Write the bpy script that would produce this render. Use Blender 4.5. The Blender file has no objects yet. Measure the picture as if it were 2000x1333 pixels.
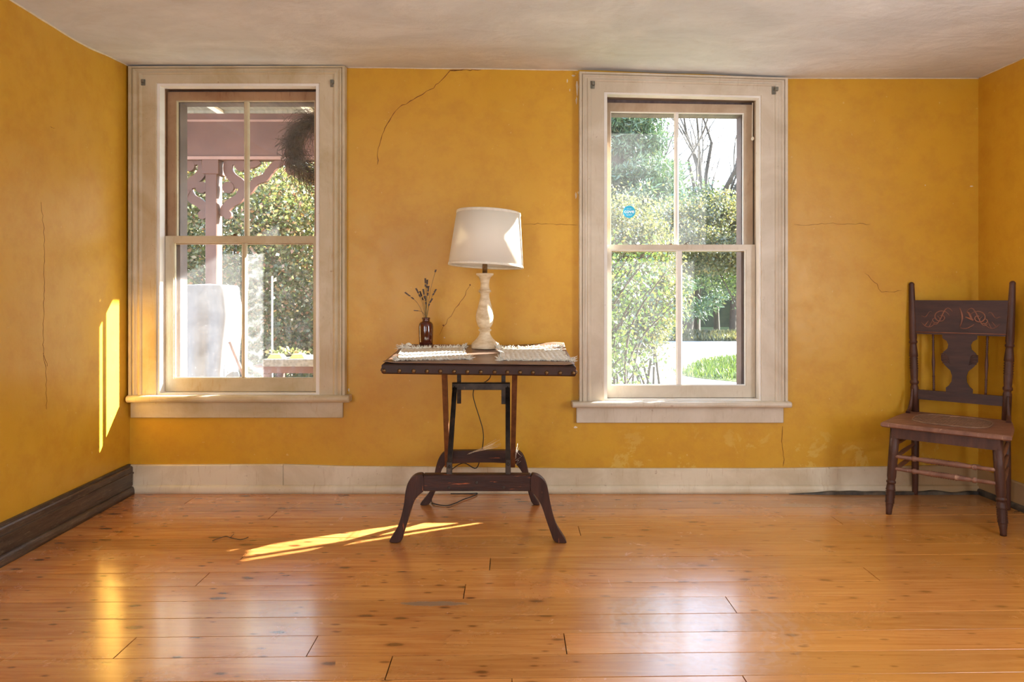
import bpy, math, random
import numpy as np
from mathutils import Vector, Matrix, noise as mnoise
R = math.radians
C = bpy.context.scene.collection
sc = bpy.context.scene
rng = np.random.default_rng(7)
random.seed(7)

# ------------------------------------------------------------ camera, sky, sun, lights, exposure
F = 1333.333          # focal length in pixels of a 2000 px wide frame (24 mm)
CAMH = 1.07
HOR = 580.0
YW = 3.733            # room side of the window wall
cam_d = bpy.data.cameras.new('camera'); cam = bpy.data.objects.new('camera', cam_d); C.objects.link(cam)
cam_d.lens = 24; cam_d.sensor_width = 36; cam_d.clip_end = 300
cam_d.shift_y = -(666.5 - HOR) / 2000
cam.location = (0, 0, CAMH); cam.rotation_euler = (R(90), 0, 0)
sc.camera = cam

w = bpy.data.worlds.new('world'); sc.world = w; w.use_nodes = True
nt = w.node_tree; nt.nodes.clear()
wo = nt.nodes.new('ShaderNodeOutputWorld'); bg = nt.nodes.new('ShaderNodeBackground')
tc = nt.nodes.new('ShaderNodeTexCoord'); sp = nt.nodes.new('ShaderNodeSeparateXYZ'); cr = nt.nodes.new('ShaderNodeValToRGB')
nt.links.new(tc.outputs['Generated'], sp.inputs[0]); nt.links.new(sp.outputs['Z'], cr.inputs[0])
cr.color_ramp.elements[0].position = 0.0; cr.color_ramp.elements[0].color = (0.93, 0.95, 1.0, 1)
cr.color_ramp.elements[1].position = 0.75; cr.color_ramp.elements[1].color = (0.45, 0.66, 1.0, 1)
nt.links.new(cr.outputs[0], bg.inputs[0]); bg.inputs[1].default_value = 6.5
nt.links.new(bg.outputs[0], wo.inputs[0])

SUNV = Vector((-2.05, -1.0, -1.14)).normalized()
sd = bpy.data.lights.new('sun', 'SUN'); so = bpy.data.objects.new('sun', sd); C.objects.link(so)
sd.energy = 70; sd.angle = R(0.6); sd.color = (1.0, 0.95, 0.86)
so.rotation_euler = SUNV.to_track_quat('-Z', 'Y').to_euler()

def area(name, loc, target, sx, sy, power, col):
    d = bpy.data.lights.new(name, 'AREA'); o = bpy.data.objects.new(name, d); C.objects.link(o)
    d.shape = 'RECTANGLE'; d.size = sx; d.size_y = sy; d.energy = power; d.color = col
    o.location = loc; o.rotation_euler = (Vector(target) - Vector(loc)).to_track_quat('-Z', 'Y').to_euler()
    return o
# area lights for windows inferred in the unseen rear half, plus added fill
area('rear_window_light', (0.55, -1.95, 1.3), (0.6, 3, 2.1), 1.1, 1.6, 22, (0.80, 0.90, 1.0))
area('left_fill_light', (-2.02, 0.0, 1.35), (2.0, 1.6, 1.5), 1.0, 1.5, 60, (0.84, 0.92, 1.0))  # added fill that lifts the right wall, no known window here
area('rear_left_fill_light', (-1.4, -1.9, 1.25), (0.8, 3, 2.0), 1.1, 1.7, 38, (0.78, 0.89, 1.0))  # added fill from the rear left, no known doorway
area('side_window_light', (2.56, 1.1, 1.35), (-2, 1.9, 1.6), 1.1, 1.5, 66, (0.84, 0.92, 1.0))

sc.view_settings.view_transform = 'Standard'; sc.view_settings.look = 'None'
sc.view_settings.exposure = 0.0; sc.view_settings.gamma = 1; sc.view_settings.use_curve_mapping = False
sc.cycles.max_bounces = 10; sc.cycles.transparent_max_bounces = 24; sc.cycles.sample_clamp_indirect = 6

# ------------------------------------------------------------ helpers
def P(px, py, Y):
    return Vector(((px - 1000) / F * Y, Y, CAMH - (py - HOR) / F * Y))
def PX(px, Y): return (px - 1000) / F * Y
def PZ(py, Y): return CAMH - (py - HOR) / F * Y

def srgb(r, g, b):
    f = lambda c: (c / 255 / 12.92) if c / 255 <= 0.04045 else ((c / 255 + 0.055) / 1.055) ** 2.4
    return (f(r), f(g), f(b), 1)

class MB:
    def __init__(s): s.v = []; s.f = []; s.sm = []
    def add(s, vs, fs, smooth=False):
        n = len(s.v); s.v += [tuple(v) for v in vs]; s.f += [tuple(n + i for i in f) for f in fs]; s.sm += [smooth] * len(fs)
        return s
    def box(s, x0, x1, y0, y1, z0, z1, bev=0.0):
        if x0 > x1: x0, x1 = x1, x0
        if bev <= 0:
            vs = [(x, y, z) for z in (z0, z1) for y in (y0, y1) for x in (x0, x1)]
            return s.add(vs, [(0, 2, 3, 1), (4, 5, 7, 6), (0, 1, 5, 4), (2, 6, 7, 3), (0, 4, 6, 2), (1, 3, 7, 5)])
        b = min(bev, (x1 - x0) / 2.01, (y1 - y0) / 2.01, (z1 - z0) / 2.01)
        vs = []; idx = {}
        def vid(p):
            k = tuple(round(c, 6) for c in p)
            if k not in idx: idx[k] = len(vs); vs.append(k)
            return idx[k]
        L = ((x0, x1), (y0, y1), (z0, z1)); fs = []
        def pt(sg, ax):   # corner sg=(0/1)*3, on face axis ax
            p = []
            for i in range(3):
                c = L[i][sg[i]]
                if i != ax: c += b if sg[i] == 0 else -b
                p.append(c)
            return vid(p)
        for ax in range(3):
            o1, o2 = [(1, 2), (2, 0), (0, 1)][ax]
            for d in (0, 1):
                q = []
                for a, c in ((0, 0), (1, 0), (1, 1), (0, 1)):
                    sg = [0, 0, 0]; sg[ax] = d; sg[o1] = a; sg[o2] = c; q.append(pt(sg, ax))
                fs.append(tuple(q) if d else tuple(q[::-1]))
        for ax in range(3):   # edges along ax
            o1, o2 = [(1, 2), (2, 0), (0, 1)][ax]
            for a in (0, 1):
                for c in (0, 1):
                    q = []
                    for e in (0, 1):
                        sg = [0, 0, 0]; sg[o1] = a; sg[o2] = c; sg[ax] = e
                        q.append((pt(sg, o1), pt(sg, o2)))
                    f = (q[0][0], q[1][0], q[1][1], q[0][1])
                    fs.append(f if (a == c) else f[::-1])
        for a in (0, 1):
            for c in (0, 1):
                for e in (0, 1):
                    f = (pt((a, c, e), 0), pt((a, c, e), 1), pt((a, c, e), 2))
                    fs.append(f if (a + c + e) % 2 else f[::-1])
        return s.add(vs, fs)
    def bar(s, a, b, wd, th, up=(0, 0, 1)):
        a = Vector(a); b = Vector(b); d = (b - a).normalized(); u = Vector(up)
        if abs(d.dot(u)) > 0.98: u = Vector((0, 1, 0))
        x = d.cross(u).normalized(); y = x.cross(d).normalized()
        vs = []
        for p in (a, b):
            for i, j in ((-1, -1), (1, -1), (1, 1), (-1, 1)): vs.append(p + x * (i * wd / 2) + y * (j * th / 2))
        return s.add(vs, [(3, 2, 1, 0), (4, 5, 6, 7), (0, 1, 5, 4), (1, 2, 6, 5), (2, 3, 7, 6), (3, 0, 4, 7)])
    def tube(s, pts, rad, n=8, cap=True, smooth=True):
        pts = [Vector(p) for p in pts]; m = len(pts)
        if not hasattr(rad, '__len__'): rad = [rad] * m
        vs = []; fs = []; ref = None
        for i, p in enumerate(pts):
            t = (pts[min(i + 1, m - 1)] - pts[max(i - 1, 0)])
            t = t.normalized() if t.length > 1e-9 else Vector((0, 0, 1))
            if ref is None:
                ref = Vector((1, 0, 0)) if abs(t.x) < 0.9 else Vector((0, 1, 0))
            x = (ref - t * ref.dot(t)).normalized(); y = t.cross(x); ref = x
            for k in range(n):
                a = 2 * math.pi * k / n
                vs.append(p + (x * math.cos(a) + y * math.sin(a)) * rad[i])
        for i in range(m - 1):
            for k in range(n):
                k2 = (k + 1) % n
                fs.append((i * n + k, i * n + k2, (i + 1) * n + k2, (i + 1) * n + k))
        s.add(vs, fs, smooth)
        if cap:
            q = len(s.v) - len(vs)
            s.f += [tuple(q + k for k in range(n))[::-1], tuple(q + (m - 1) * n + k for k in range(n))]; s.sm += [False, False]
        return s
    def lathe(s, prof, base=(0, 0, 0), axis=(0, 0, 1), n=28, smooth=True):
        """prof: (radius, distance along axis)"""
        base = Vector(base); a = Vector(axis).normalized()
        return s.tube([base + a * h for r, h in prof], [max(r, 1e-4) for r, h in prof], n, True, smooth) if False else s._lathe(prof, base, a, n, smooth)
    def _lathe(s, prof, base, a, n, smooth):
        x = Vector((1, 0, 0)) if abs(a.x) < 0.9 else Vector((0, 1, 0))
        x = (x - a * x.dot(a)).normalized(); y = a.cross(x)
        vs = []; fs = []
        for r, h in prof:
            for k in range(n):
                t = 2 * math.pi * k / n
                vs.append(base + a * h + (x * math.cos(t) + y * math.sin(t)) * max(r, 1e-4))
        for i in range(len(prof) - 1):
            for k in range(n):
                k2 = (k + 1) % n
                fs.append((i * n + k, i * n + k2, (i + 1) * n + k2, (i + 1) * n + k))
        m = len(prof)
        s.add(vs, fs, smooth)
        q = len(s.v) - len(vs)
        s.f += [tuple(q + k for k in range(n))[::-1], tuple(q + (m - 1) * n + k for k in range(n))]; s.sm += [False, False]
        return s
    def prism(s, poly, vec, smooth=False):
        """planar polygon of 3D points pushed along vec"""
        n = len(poly); vec = Vector(vec); a = [Vector(p) for p in poly]; b = [p + vec for p in a]
        fs = [tuple(range(n))[::-1], tuple(range(n, 2 * n))] + [(i, (i + 1) % n, n + (i + 1) % n, n + i) for i in range(n)]
        return s.add(a + b, fs, smooth)
    def grid(s, fn, nu, nv, smooth=True):
        vs = [fn(i / nu, j / nv) for j in range(nv + 1) for i in range(nu + 1)]
        fs = [(j * (nu + 1) + i, j * (nu + 1) + i + 1, (j + 1) * (nu + 1) + i + 1, (j + 1) * (nu + 1) + i) for j in range(nv) for i in range(nu)]
        return s.add(vs, fs, smooth)
    def xf(s, M):
        s.v = [tuple(M @ Vector(v)) for v in s.v]; return s
    def build(s, name, m, parent=None):
        me = bpy.data.meshes.new(name); me.from_pydata(s.v, [], s.f); me.update()
        me.polygons.foreach_set('use_smooth', s.sm)
        me.materials.append(m)
        import bmesh
        bm = bmesh.new(); bm.from_mesh(me); bmesh.ops.recalc_face_normals(bm, faces=bm.faces); bm.to_mesh(me); bm.free()
        o = bpy.data.objects.new(name, me); C.objects.link(o)
        if parent is not None:
            o.parent = parent; o.matrix_parent_inverse = parent.matrix_basis.inverted()
        return o

def tag(o, label=None, cat=None, group=None, kind=None):
    if label: o['label'] = label
    if cat: o['category'] = cat
    if group: o['group'] = group
    if kind: o['kind'] = kind
    return o
def empty(name, loc=(0, 0, 0), **k):
    o = bpy.data.objects.new(name, None); C.objects.link(o); o.location = loc; o.empty_display_size = 0.05
    tag(o, **k); return o
def structure(o, label=None): return tag(o, label=label, kind='structure')

# ------------------------------------------------------------ materials
class NT:
    def __init__(s, name):
        s.m = bpy.data.materials.new(name); s.m.use_nodes = True; s.t = s.m.node_tree; s.t.nodes.clear()
        s.out = s.n('OutputMaterial')
    def n(s, kind, **kw):
        x = s.t.nodes.new('ShaderNode' + kind)
        for k, v in kw.items():
            if k.startswith('i_'): x.inputs[k[2:].replace('_', ' ')].default_value = v
            else: setattr(x, k, v)
        return x
    def l(s, a, b): s.t.links.new(a, b)
    def coord(s, scale=(1, 1, 1), kind='Object', loc=(0, 0, 0)):
        t = s.n('TexCoord'); m = s.n('Mapping'); m.inputs['Scale'].default_value = scale; m.inputs['Location'].default_value = loc
        s.l(t.outputs[kind], m.inputs[0]); return m.outputs[0]
    def noise(s, co, scale, detail=4, rough=0.55, dist=0.0):
        x = s.n('TexNoise'); x.inputs['Scale'].default_value = scale; x.inputs['Detail'].default_value = detail
        x.inputs['Roughness'].default_value = rough; x.inputs['Distortion'].default_value = dist
        s.l(co, x.inputs['Vector']); return x.outputs['Fac']
    def ramp(s, fac, stops):
        x = s.n('ValToRGB'); e = x.color_ramp.elements
        while len(e) < len(stops): e.new(0.5)
        for i, (p, c) in enumerate(stops):
            e[i].position = p; e[i].color = c if hasattr(c, '__len__') else (c, c, c, 1)
        s.l(fac, x.inputs[0]); return x.outputs[0]
    def mix(s, fac, a, b, mode='MIX'):
        x = s.n('Mix'); x.data_type = 'RGBA'; x.blend_type = mode
        for v, i in ((fac, 0), (a, 6), (b, 7)):
            if hasattr(v, 'is_linked') or hasattr(v, 'links'): s.l(v, x.inputs[i])
            else: x.inputs[i].default_value = v
        return x.outputs[2]
    def math(s, op, a, b=0.0, c=None):
        x = s.n('Math'); x.operation = op
        for v, i in ((a, 0), (b, 1), (c, 2)):
            if v is None: continue
            if hasattr(v, 'links'): s.l(v, x.inputs[i])
            else: x.inputs[i].default_value = v
        return x.outputs[0]
    def bump(s, h, strength=0.3, dist=0.01):
        x = s.n('Bump'); x.inputs['Strength'].default_value = strength; x.inputs['Distance'].default_value = dist
        s.l(h, x.inputs['Height']); return x.outputs[0]
    def pbr(s, color, rough=0.5, normal=None, metal=0.0, spec=0.5, coat=0.0, **kw):
        p = s.n('BsdfPrincipled')
        for v, i in ((color, 'Base Color'), (rough, 'Roughness'), (metal, 'Metallic'), (spec, 'Specular IOR Level'), (coat, 'Coat Weight')):
            if hasattr(v, 'links'): s.l(v, p.inputs[i])
            else: p.inputs[i].default_value = v
        for k, v in kw.items(): p.inputs[k.replace('_', ' ')].default_value = v
        if normal is not None: s.l(normal, p.inputs['Normal'])
        s.l(p.outputs[0], s.out.inputs[0]); return p

def simple(name, c1, c2, scale=8, rough=0.5, bump=0.15, stretch=(1, 1, 1), bdist=0.004, metal=0.0, lo=0.35, hi=0.65, wear=None, wear_at=(0.62, 0.68), wscale=30, spec=0.5, coat=0.0):
    t = NT(name); co = t.coord(stretch); n1 = t.noise(co, scale, 6, 0.6)
    col = t.ramp(n1, [(lo, c1), (hi, c2)])
    if wear is not None:
        co2 = t.coord(stretch, loc=(3.1, 1.7, 9.2)); n2 = t.noise(co2, wscale, 6, 0.65)
        col = t.mix(t.ramp(n2, [(wear_at[0], 0.0), (wear_at[1], 1.0)]), col, wear)
    n3 = t.noise(co, scale * 6, 5, 0.6)
    t.pbr(col, rough, t.bump(n3, bump, bdist), metal, spec, coat)
    return t.m

def m_wall():
    t = NT('yellow_plaster'); co = t.coord()
    a = t.noise(co, 1.3, 5, 0.6, 0.4); b = t.noise(co, 9, 8, 0.7); c = t.noise(co, 3.0, 6, 0.62, 0.8)
    col = t.ramp(a, [(0.3, srgb(200, 148, 30)), (0.7, srgb(210, 160, 44))])
    col = t.mix(t.ramp(b, [(0.45, 0.0), (0.8, 0.45)]), col, srgb(178, 112, 28))
    col = t.mix(t.ramp(c, [(0.66, 0.0), (0.74, 0.30)]), col, srgb(214, 178, 80))
    # scuffs and chips low on the wall, beneath the sills
    sx = t.n('SeparateXYZ'); t.l(co, sx.inputs[0])
    low = t.n('MapRange'); low.inputs[1].default_value = 0.42; low.inputs[2].default_value = 0.22; t.l(sx.outputs[2], low.inputs[0])
    xr = t.math('GREATER_THAN', sx.outputs[0], 0.5)
    chip = t.ramp(t.noise(co, 7, 8, 0.7, 0.5), [(0.56, 0.0), (0.60, 1.0)])
    col = t.mix(t.math('MULTIPLY', t.math('MULTIPLY', chip, low.outputs[0]), t.math('MULTIPLY', xr, 0.5)), col, srgb(216, 182, 92))
    speck = t.ramp(t.noise(co, 46, 3, 0.5), [(0.735, 0.0), (0.76, 1.0)])
    col = t.mix(t.math('MULTIPLY', speck, 0.4), col, srgb(222, 196, 130))
    h = t.math('ADD', t.noise(co, 5, 4, 0.6), t.math('MULTIPLY', t.noise(co, 60, 4, 0.6), 0.12))
    t.pbr(col, t.ramp(b, [(0.3, 0.35), (0.7, 0.46)]), t.bump(h, 0.22, 0.012), 0, 0.5)
    return t.m
def m_ceiling():
    t = NT('ceiling_plaster'); co = t.coord((1, 1.5, 1))
    a = t.noise(co, 2.0, 7, 0.6, 0.9); b = t.noise(co, 10, 8, 0.72, 0.3)
    col = t.ramp(a, [(0.33, srgb(204, 208, 212)), (0.52, srgb(216, 220, 224)), (0.7, srgb(228, 232, 236))])
    col = t.mix(t.ramp(b, [(0.5, 0.0), (0.62, 0.25)]), col, srgb(198, 196, 194))
    h = t.math('ADD', t.noise(co, 4, 7, 0.66, 0.6), t.math('MULTIPLY', b, 0.2))
    t.pbr(col, 0.85, t.bump(h, 0.5, 0.015), 0, 0.3); return t.m
def m_floor():
    t = NT('pine_floorboards'); tcn = t.n('TexCoord'); oi = t.n('ObjectInfo')
    off = t.n('VectorMath'); off.operation = 'MULTIPLY_ADD'
    cmb = t.n('CombineXYZ'); t.l(t.math('MULTIPLY', oi.outputs['Random'], 37.0), cmb.inputs[0]); t.l(t.math('MULTIPLY', oi.outputs['Random'], 11.0), cmb.inputs[2])
    off.operation = 'ADD'; t.l(tcn.outputs['Object'], off.inputs[0]); t.l(cmb.outputs[0], off.inputs[1])
    def mp(sc_): m = t.n('Mapping'); m.inputs['Scale'].default_value = sc_; t.l(off.outputs[0], m.inputs[0]); return m.outputs[0]
    g1 = t.noise(mp((1.0, 16, 1)), 2.2, 6, 0.6, 1.2); g2 = t.noise(mp((1.0, 30, 1)), 7, 5, 0.65)
    blot = t.noise(t.coord((1, 1, 1)), 1.6, 5, 0.6, 0.5)
    col = t.ramp(g1, [(0.28, srgb(162, 86, 40)), (0.5, srgb(200, 126, 70)), (0.74, srgb(226, 164, 100))])
    col = t.mix(t.ramp(g2, [(0.5, 0.0), (0.75, 0.5)]), col, srgb(172, 100, 52))
    col = t.mix(t.ramp(blot, [(0.35, 0.0), (0.7, 0.5)]), col, srgb(222, 162, 84))
    rv = t.n('MapRange'); rv.inputs[3].default_value = 0.80; rv.inputs[4].default_value = 1.10; t.l(oi.outputs['Random'], rv.inputs[0])
    hs = t.n('HueSaturation'); t.l(rv.outputs[0], hs.inputs['Value']); t.l(col, hs.inputs['Color']); col = hs.outputs[0]
    # knots
    vo = t.n('TexVoronoi'); vo.voronoi_dimensions = '2D'; vo.inputs['Scale'].default_value = 1.0; t.l(mp((3.6, 9.5, 0.01)), vo.inputs['Vector'])
    gate = t.n('SeparateColor'); t.l(vo.outputs['Color'], gate.inputs[0])
    kr = t.math('MULTIPLY', t.math('GREATER_THAN', gate.outputs[0], 0.6), t.math('MULTIPLY_ADD', gate.outputs[1], 0.055, 0.045))
    wob = t.math('MULTIPLY_ADD', t.noise(mp((10, 18, 1)), 3.0, 3, 0.6), 0.09, -0.045)
    d = t.math('SUBTRACT', t.math('ADD', vo.outputs['Distance'], wob), kr)
    kn = t.n('MapRange'); kn.inputs[1].default_value = 0.03; kn.inputs[2].default_value = -0.03; t.l(d, kn.inputs[0])
    halo = t.n('MapRange'); halo.inputs[1].default_value = 0.16; halo.inputs[2].default_value = 0.0; halo.inputs[4].default_value = 0.45; t.l(d, halo.inputs[0])
    halo2 = t.math('MULTIPLY', halo.outputs[0], t.math('GREATER_THAN', gate.outputs[0], 0.6))
    col = t.mix(halo2, col, srgb(160, 92, 50))
    col = t.mix(t.math('MULTIPLY', kn.outputs[0], 0.85), col, srgb(70, 32, 18))
    vo2 = t.n('TexVoronoi'); vo2.voronoi_dimensions = '2D'; vo2.inputs['Scale'].default_value = 1.0; t.l(mp((7.5, 21, 0.01)), vo2.inputs['Vector'])
    gt2 = t.n('SeparateColor'); t.l(vo2.outputs['Color'], gt2.inputs[0])
    kr2 = t.math('MULTIPLY', t.math('GREATER_THAN', gt2.outputs[0], 0.74), t.math('MULTIPLY_ADD', gt2.outputs[1], 0.07, 0.05))
    d2 = t.math('SUBTRACT', t.math('ADD', vo2.outputs['Distance'], wob), kr2)
    k2_ = t.n('MapRange'); k2_.inputs[1].default_value = 0.05; k2_.inputs[2].default_value = -0.04; k2_.inputs[4].default_value = 0.75; t.l(d2, k2_.inputs[0])
    col = t.mix(k2_.outputs[0], col, srgb(92, 42, 24))
    # dark fine flecks and scratches
    fl = t.ramp(t.noise(mp((3, 34, 1)), 6, 3, 0.6), [(0.66, 0.0), (0.74, 0.7)])
    col = t.mix(fl, col, srgb(92, 44, 24))
    # plaster dust and rot along the wall by the chair
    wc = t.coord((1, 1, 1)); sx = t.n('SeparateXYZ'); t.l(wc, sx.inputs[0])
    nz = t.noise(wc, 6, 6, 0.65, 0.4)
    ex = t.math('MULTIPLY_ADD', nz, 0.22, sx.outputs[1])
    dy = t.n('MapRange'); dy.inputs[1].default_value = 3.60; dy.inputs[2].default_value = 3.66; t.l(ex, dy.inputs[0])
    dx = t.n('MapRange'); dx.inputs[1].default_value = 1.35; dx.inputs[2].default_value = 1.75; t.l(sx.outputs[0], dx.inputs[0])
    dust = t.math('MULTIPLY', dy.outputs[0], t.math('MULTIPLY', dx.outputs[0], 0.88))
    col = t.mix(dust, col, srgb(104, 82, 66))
    def spot(cx, cy, rx, ry, c, amt, thr=0.9):
        a_ = t.math('POWER', t.math('DIVIDE', t.math('SUBTRACT', sx.outputs[0], cx), rx), 2.0)
        b_ = t.math('POWER', t.math('DIVIDE', t.math('SUBTRACT', sx.outputs[1], cy), ry), 2.0)
        q = t.math('ADD', t.math('ADD', a_, b_), t.math('MULTIPLY', t.math('SUBTRACT', t.noise(mp((9, 60, 1)), 3, 5, 0.7), 0.5), 2.6))
        k = t.n('MapRange'); k.inputs[1].default_value = thr + 0.12; k.inputs[2].default_value = thr - 0.12; k.inputs[4].default_value = amt; t.l(q, k.inputs[0])
        return t.mix(k.outputs[0], col, c), k.outputs[0]
    col, s1 = spot(-0.275, 2.378, 0.115, 0.018, srgb(120, 104, 84), 0.9)
    col, s2 = spot(1.50, 3.50, 0.13, 0.03, srgb(176, 150, 116), 0.8)
    col, s3 = spot(1.66, 3.47, 0.08, 0.03, srgb(140, 118, 98), 0.8)
    scuff = t.ramp(t.noise(wc, 2.4, 7, 0.62, 1.2), [(0.56, 0.0), (0.74, 0.22)])
    col = t.mix(scuff, col, srgb(214, 152, 96))
    yx = t.n('MapRange'); yx.inputs[1].default_value = -0.6; yx.inputs[2].default_value = 2.2; yx.inputs[4].default_value = 0.5; t.l(t.math('MULTIPLY_ADD', nz, 0.9, sx.outputs[0]), yx.inputs[0])
    col = t.mix(yx.outputs[0], col, srgb(208, 144, 64))
    # round polishing scuffs left of the chair
    wv = t.n('TexWave'); wv.wave_type = 'RINGS'; wv.rings_direction = 'Z'; wv.inputs['Scale'].default_value = 7; wv.inputs['Distortion'].default_value = 9; wv.inputs['Detail'].default_value = 4; wv.inputs['Detail Scale'].default_value = 3
    t.l(t.coord((1, 1, 0.01), loc=(-0.62, -2.22, 0)), wv.inputs[0])
    a_ = t.math('POWER', t.math('DIVIDE', t.math('SUBTRACT', sx.outputs[0], 0.62), 0.34), 2.0); b_ = t.math('POWER', t.math('DIVIDE', t.math('SUBTRACT', sx.outputs[1], 2.22), 0.30), 2.0)
    rk = t.n('MapRange'); rk.inputs[1].default_value = 1.1; rk.inputs[2].default_value = 0.7; rk.inputs[4].default_value = 0.16; t.l(t.math('ADD', t.math('ADD', a_, b_), t.math('MULTIPLY', t.math('SUBTRACT', nz, 0.5), 0.8)), rk.inputs[0])
    col = t.mix(t.math('MULTIPLY', rk.outputs[0], t.ramp(wv.outputs['Fac'], [(0.3, 0.25), (0.8, 1.0)])), col, srgb(226, 200, 176))
    ro = t.ramp(t.noise(wc, 3.2, 7, 0.66, 0.8), [(0.3, 0.16), (0.55, 0.24), (0.75, 0.40)])
    ro = t.mix(dust, ro, (0.8, 0.8, 0.8, 1)); ro = t.mix(s1, ro, (0.8, 0.8, 0.8, 1))
    h = t.math('ADD', t.math('MULTIPLY', g2, 0.3), t.math('ADD', t.noise(wc, 4, 4, 0.6), t.math('MULTIPLY', s1, -1.5)))
    t.pbr(col, ro, t.bump(h, 0.28, 0.004), 0, 0.5, 0.9, Coat_Roughness=0.17)
    return t.m
def m_trim(name, c1, c2, cw, amt):
    t = NT(name); co = t.coord((1, 1, 1)); cs = t.coord((14, 1, 1.6))
    a = t.noise(co, 3.5, 6, 0.62, 0.6); b = t.noise(cs, 5, 6, 0.7); c = t.noise(co, 26, 6, 0.7)
    col = t.ramp(a, [(0.36, c1), (0.62, c2)])
    col = t.mix(t.ramp(b, [(0.58, 0.0), (0.74, amt)]), col, cw)
    col = t.mix(t.ramp(c, [(0.66, 0.0), (0.70, 0.8 * amt)]), col, srgb(132, 84, 50))
    if name.startswith('scuffed'):   # brown water stain on the boards in the chair corner
        sx = t.n('SeparateXYZ'); t.l(co, sx.inputs[0]); k = t.n('MapRange'); k.inputs[1].default_value = 2.02; k.inputs[2].default_value = 2.2; k.inputs[4].default_value = 0.85
        t.l(t.math('MULTIPLY_ADD', a, 0.5, t.math('ADD', sx.outputs[0], -0.25)), k.inputs[0]); col = t.mix(k.outputs[0], col, srgb(164, 130, 86))
    t.pbr(col, 0.42, t.bump(t.math('ADD', b, t.math('MULTIPLY', c, 0.6)), 0.25, 0.003), 0, 0.5); return t.m
def m_glass(name, dust, seed, swirl=False):
    t = NT(name); co = t.coord((1, 1, 1), loc=(seed, seed * 2.3, 0))
    n1 = t.noise(co, 3.0, 6, 0.7, 1.2); n2 = t.noise(t.coord((30, 1, 3), loc=(seed, 0, 0)), 2.5, 5, 0.7)
    f = t.math('MULTIPLY', t.ramp(n1, [(0.35, 0.35), (0.7, 1.0)]), t.math('MULTIPLY_ADD', n2, 0.9, 0.5))
    if swirl:
        wv = t.n('TexWave'); wv.wave_type = 'RINGS'; wv.rings_direction = 'Y'; wv.inputs['Scale'].default_value = 4; wv.inputs['Distortion'].default_value = 14
        wv.inputs['Detail'].default_value = 5; wv.inputs['Detail Scale'].default_value = 1.2; wv.inputs['Detail Roughness'].default_value = 0.7
        t.l(t.coord((1.0, 1, 0.9), loc=(1.42, 0, -0.78)), wv.inputs[0])
        f = t.math('ADD', f, t.math('MULTIPLY', t.ramp(wv.outputs['Fac'], [(0.55, 0.0), (0.95, 0.8)]), t.ramp(n1, [(0.4, 0.2), (0.6, 1.0)])))
    sp_ = t.ramp(t.noise(t.coord((1, 1, 1), loc=(seed, 0, 0)), 120, 2, 0.5), [(0.72, 0.0), (0.76, 3.0)])
    f = t.math('MULTIPLY', t.math('ADD', f, sp_), dust)
    tr = t.n('BsdfTransparent'); tr.inputs[0].default_value = (0.97, 0.985, 0.98, 1)
    gl = t.n('BsdfGlossy'); gl.inputs['Roughness'].default_value = 0.03
    lw = t.n('LayerWeight'); lw.inputs[0].default_value = 0.5
    fr = t.math('MULTIPLY_ADD', t.math('POWER', lw.outputs['Facing'], 5.0), 0.8, 0.025)
    m1 = t.n('MixShader'); t.l(fr, m1.inputs[0]); t.l(tr.outputs[0], m1.inputs[1]); t.l(gl.outputs[0], m1.inputs[2])
    df = t.n('BsdfTranslucent'); df.inputs[0].default_value = (0.9, 0.92, 0.95, 1)
    m2 = t.n('MixShader'); t.l(f, m2.inputs[0]); t.l(m1.outputs[0], m2.inputs[1]); t.l(df.outputs[0], m2.inputs[2])
    t.l(m2.outputs[0], t.out.inputs[0]); return t.m
def m_leaf(name, stops, trans=0.45, tmul=(1.0, 1.0, 0.6, 1)):
    t = NT(name); at = t.n('Attribute'); at.attribute_name = 'rnd'
    col = t.ramp(at.outputs['Fac'], stops)
    df = t.n('BsdfDiffuse'); t.l(col, df.inputs[0]); tl = t.n('BsdfTranslucent'); t.l(t.mix(1.0, col, tmul, 'MULTIPLY'), tl.inputs[0])
    gl = t.n('BsdfGlossy'); gl.inputs['Roughness'].default_value = 0.4; gl.inputs[0].default_value = (0.9, 0.95, 1, 1)
    m1 = t.n('MixShader'); m1.inputs[0].default_value = trans; t.l(df.outputs[0], m1.inputs[1]); t.l(tl.outputs[0], m1.inputs[2])
    m2 = t.n('MixShader'); m2.inputs[0].default_value = 0.06; t.l(m1.outputs[0], m2.inputs[1]); t.l(gl.outputs[0], m2.inputs[2])
    t.l(m2.outputs[0], t.out.inputs[0]); return t.m

M = {}
M['wall'] = m_wall(); M['ceiling'] = m_ceiling(); M['floor'] = m_floor()
M['trim_a'] = m_trim('aged_cream_paint', srgb(180, 162, 126), srgb(202, 188, 160), srgb(172, 130, 74), 0.6)
M['trim_b'] = m_trim('pale_cream_paint', srgb(194, 180, 158), srgb(212, 200, 182), srgb(168, 144, 110), 0.5)
M['trim_c'] = m_trim('scuffed_baseboard_paint', srgb(200, 184, 154), srgb(220, 207, 182), srgb(172, 136, 92), 0.6)
M['reveal'] = m_trim('white_gloss_paint', srgb(226, 220, 212), srgb(236, 232, 226), srgb(200, 176, 146), 0.25)
M['sash_raw'] = m_trim('worn_brown_sash', srgb(150, 110, 76), srgb(172, 138, 104), srgb(112, 66, 42), 0.9)
M['sash_raw_b'] = m_trim('worn_grey_sash', srgb(166, 142, 116), srgb(190, 170, 146), srgb(142, 108, 78), 0.7)
M['ext_trim'] = simple('exterior_mauve_paint', srgb(92, 76, 74), srgb(118, 100, 96), 5, 0.6, 0.3, (6, 1, 1))
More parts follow.
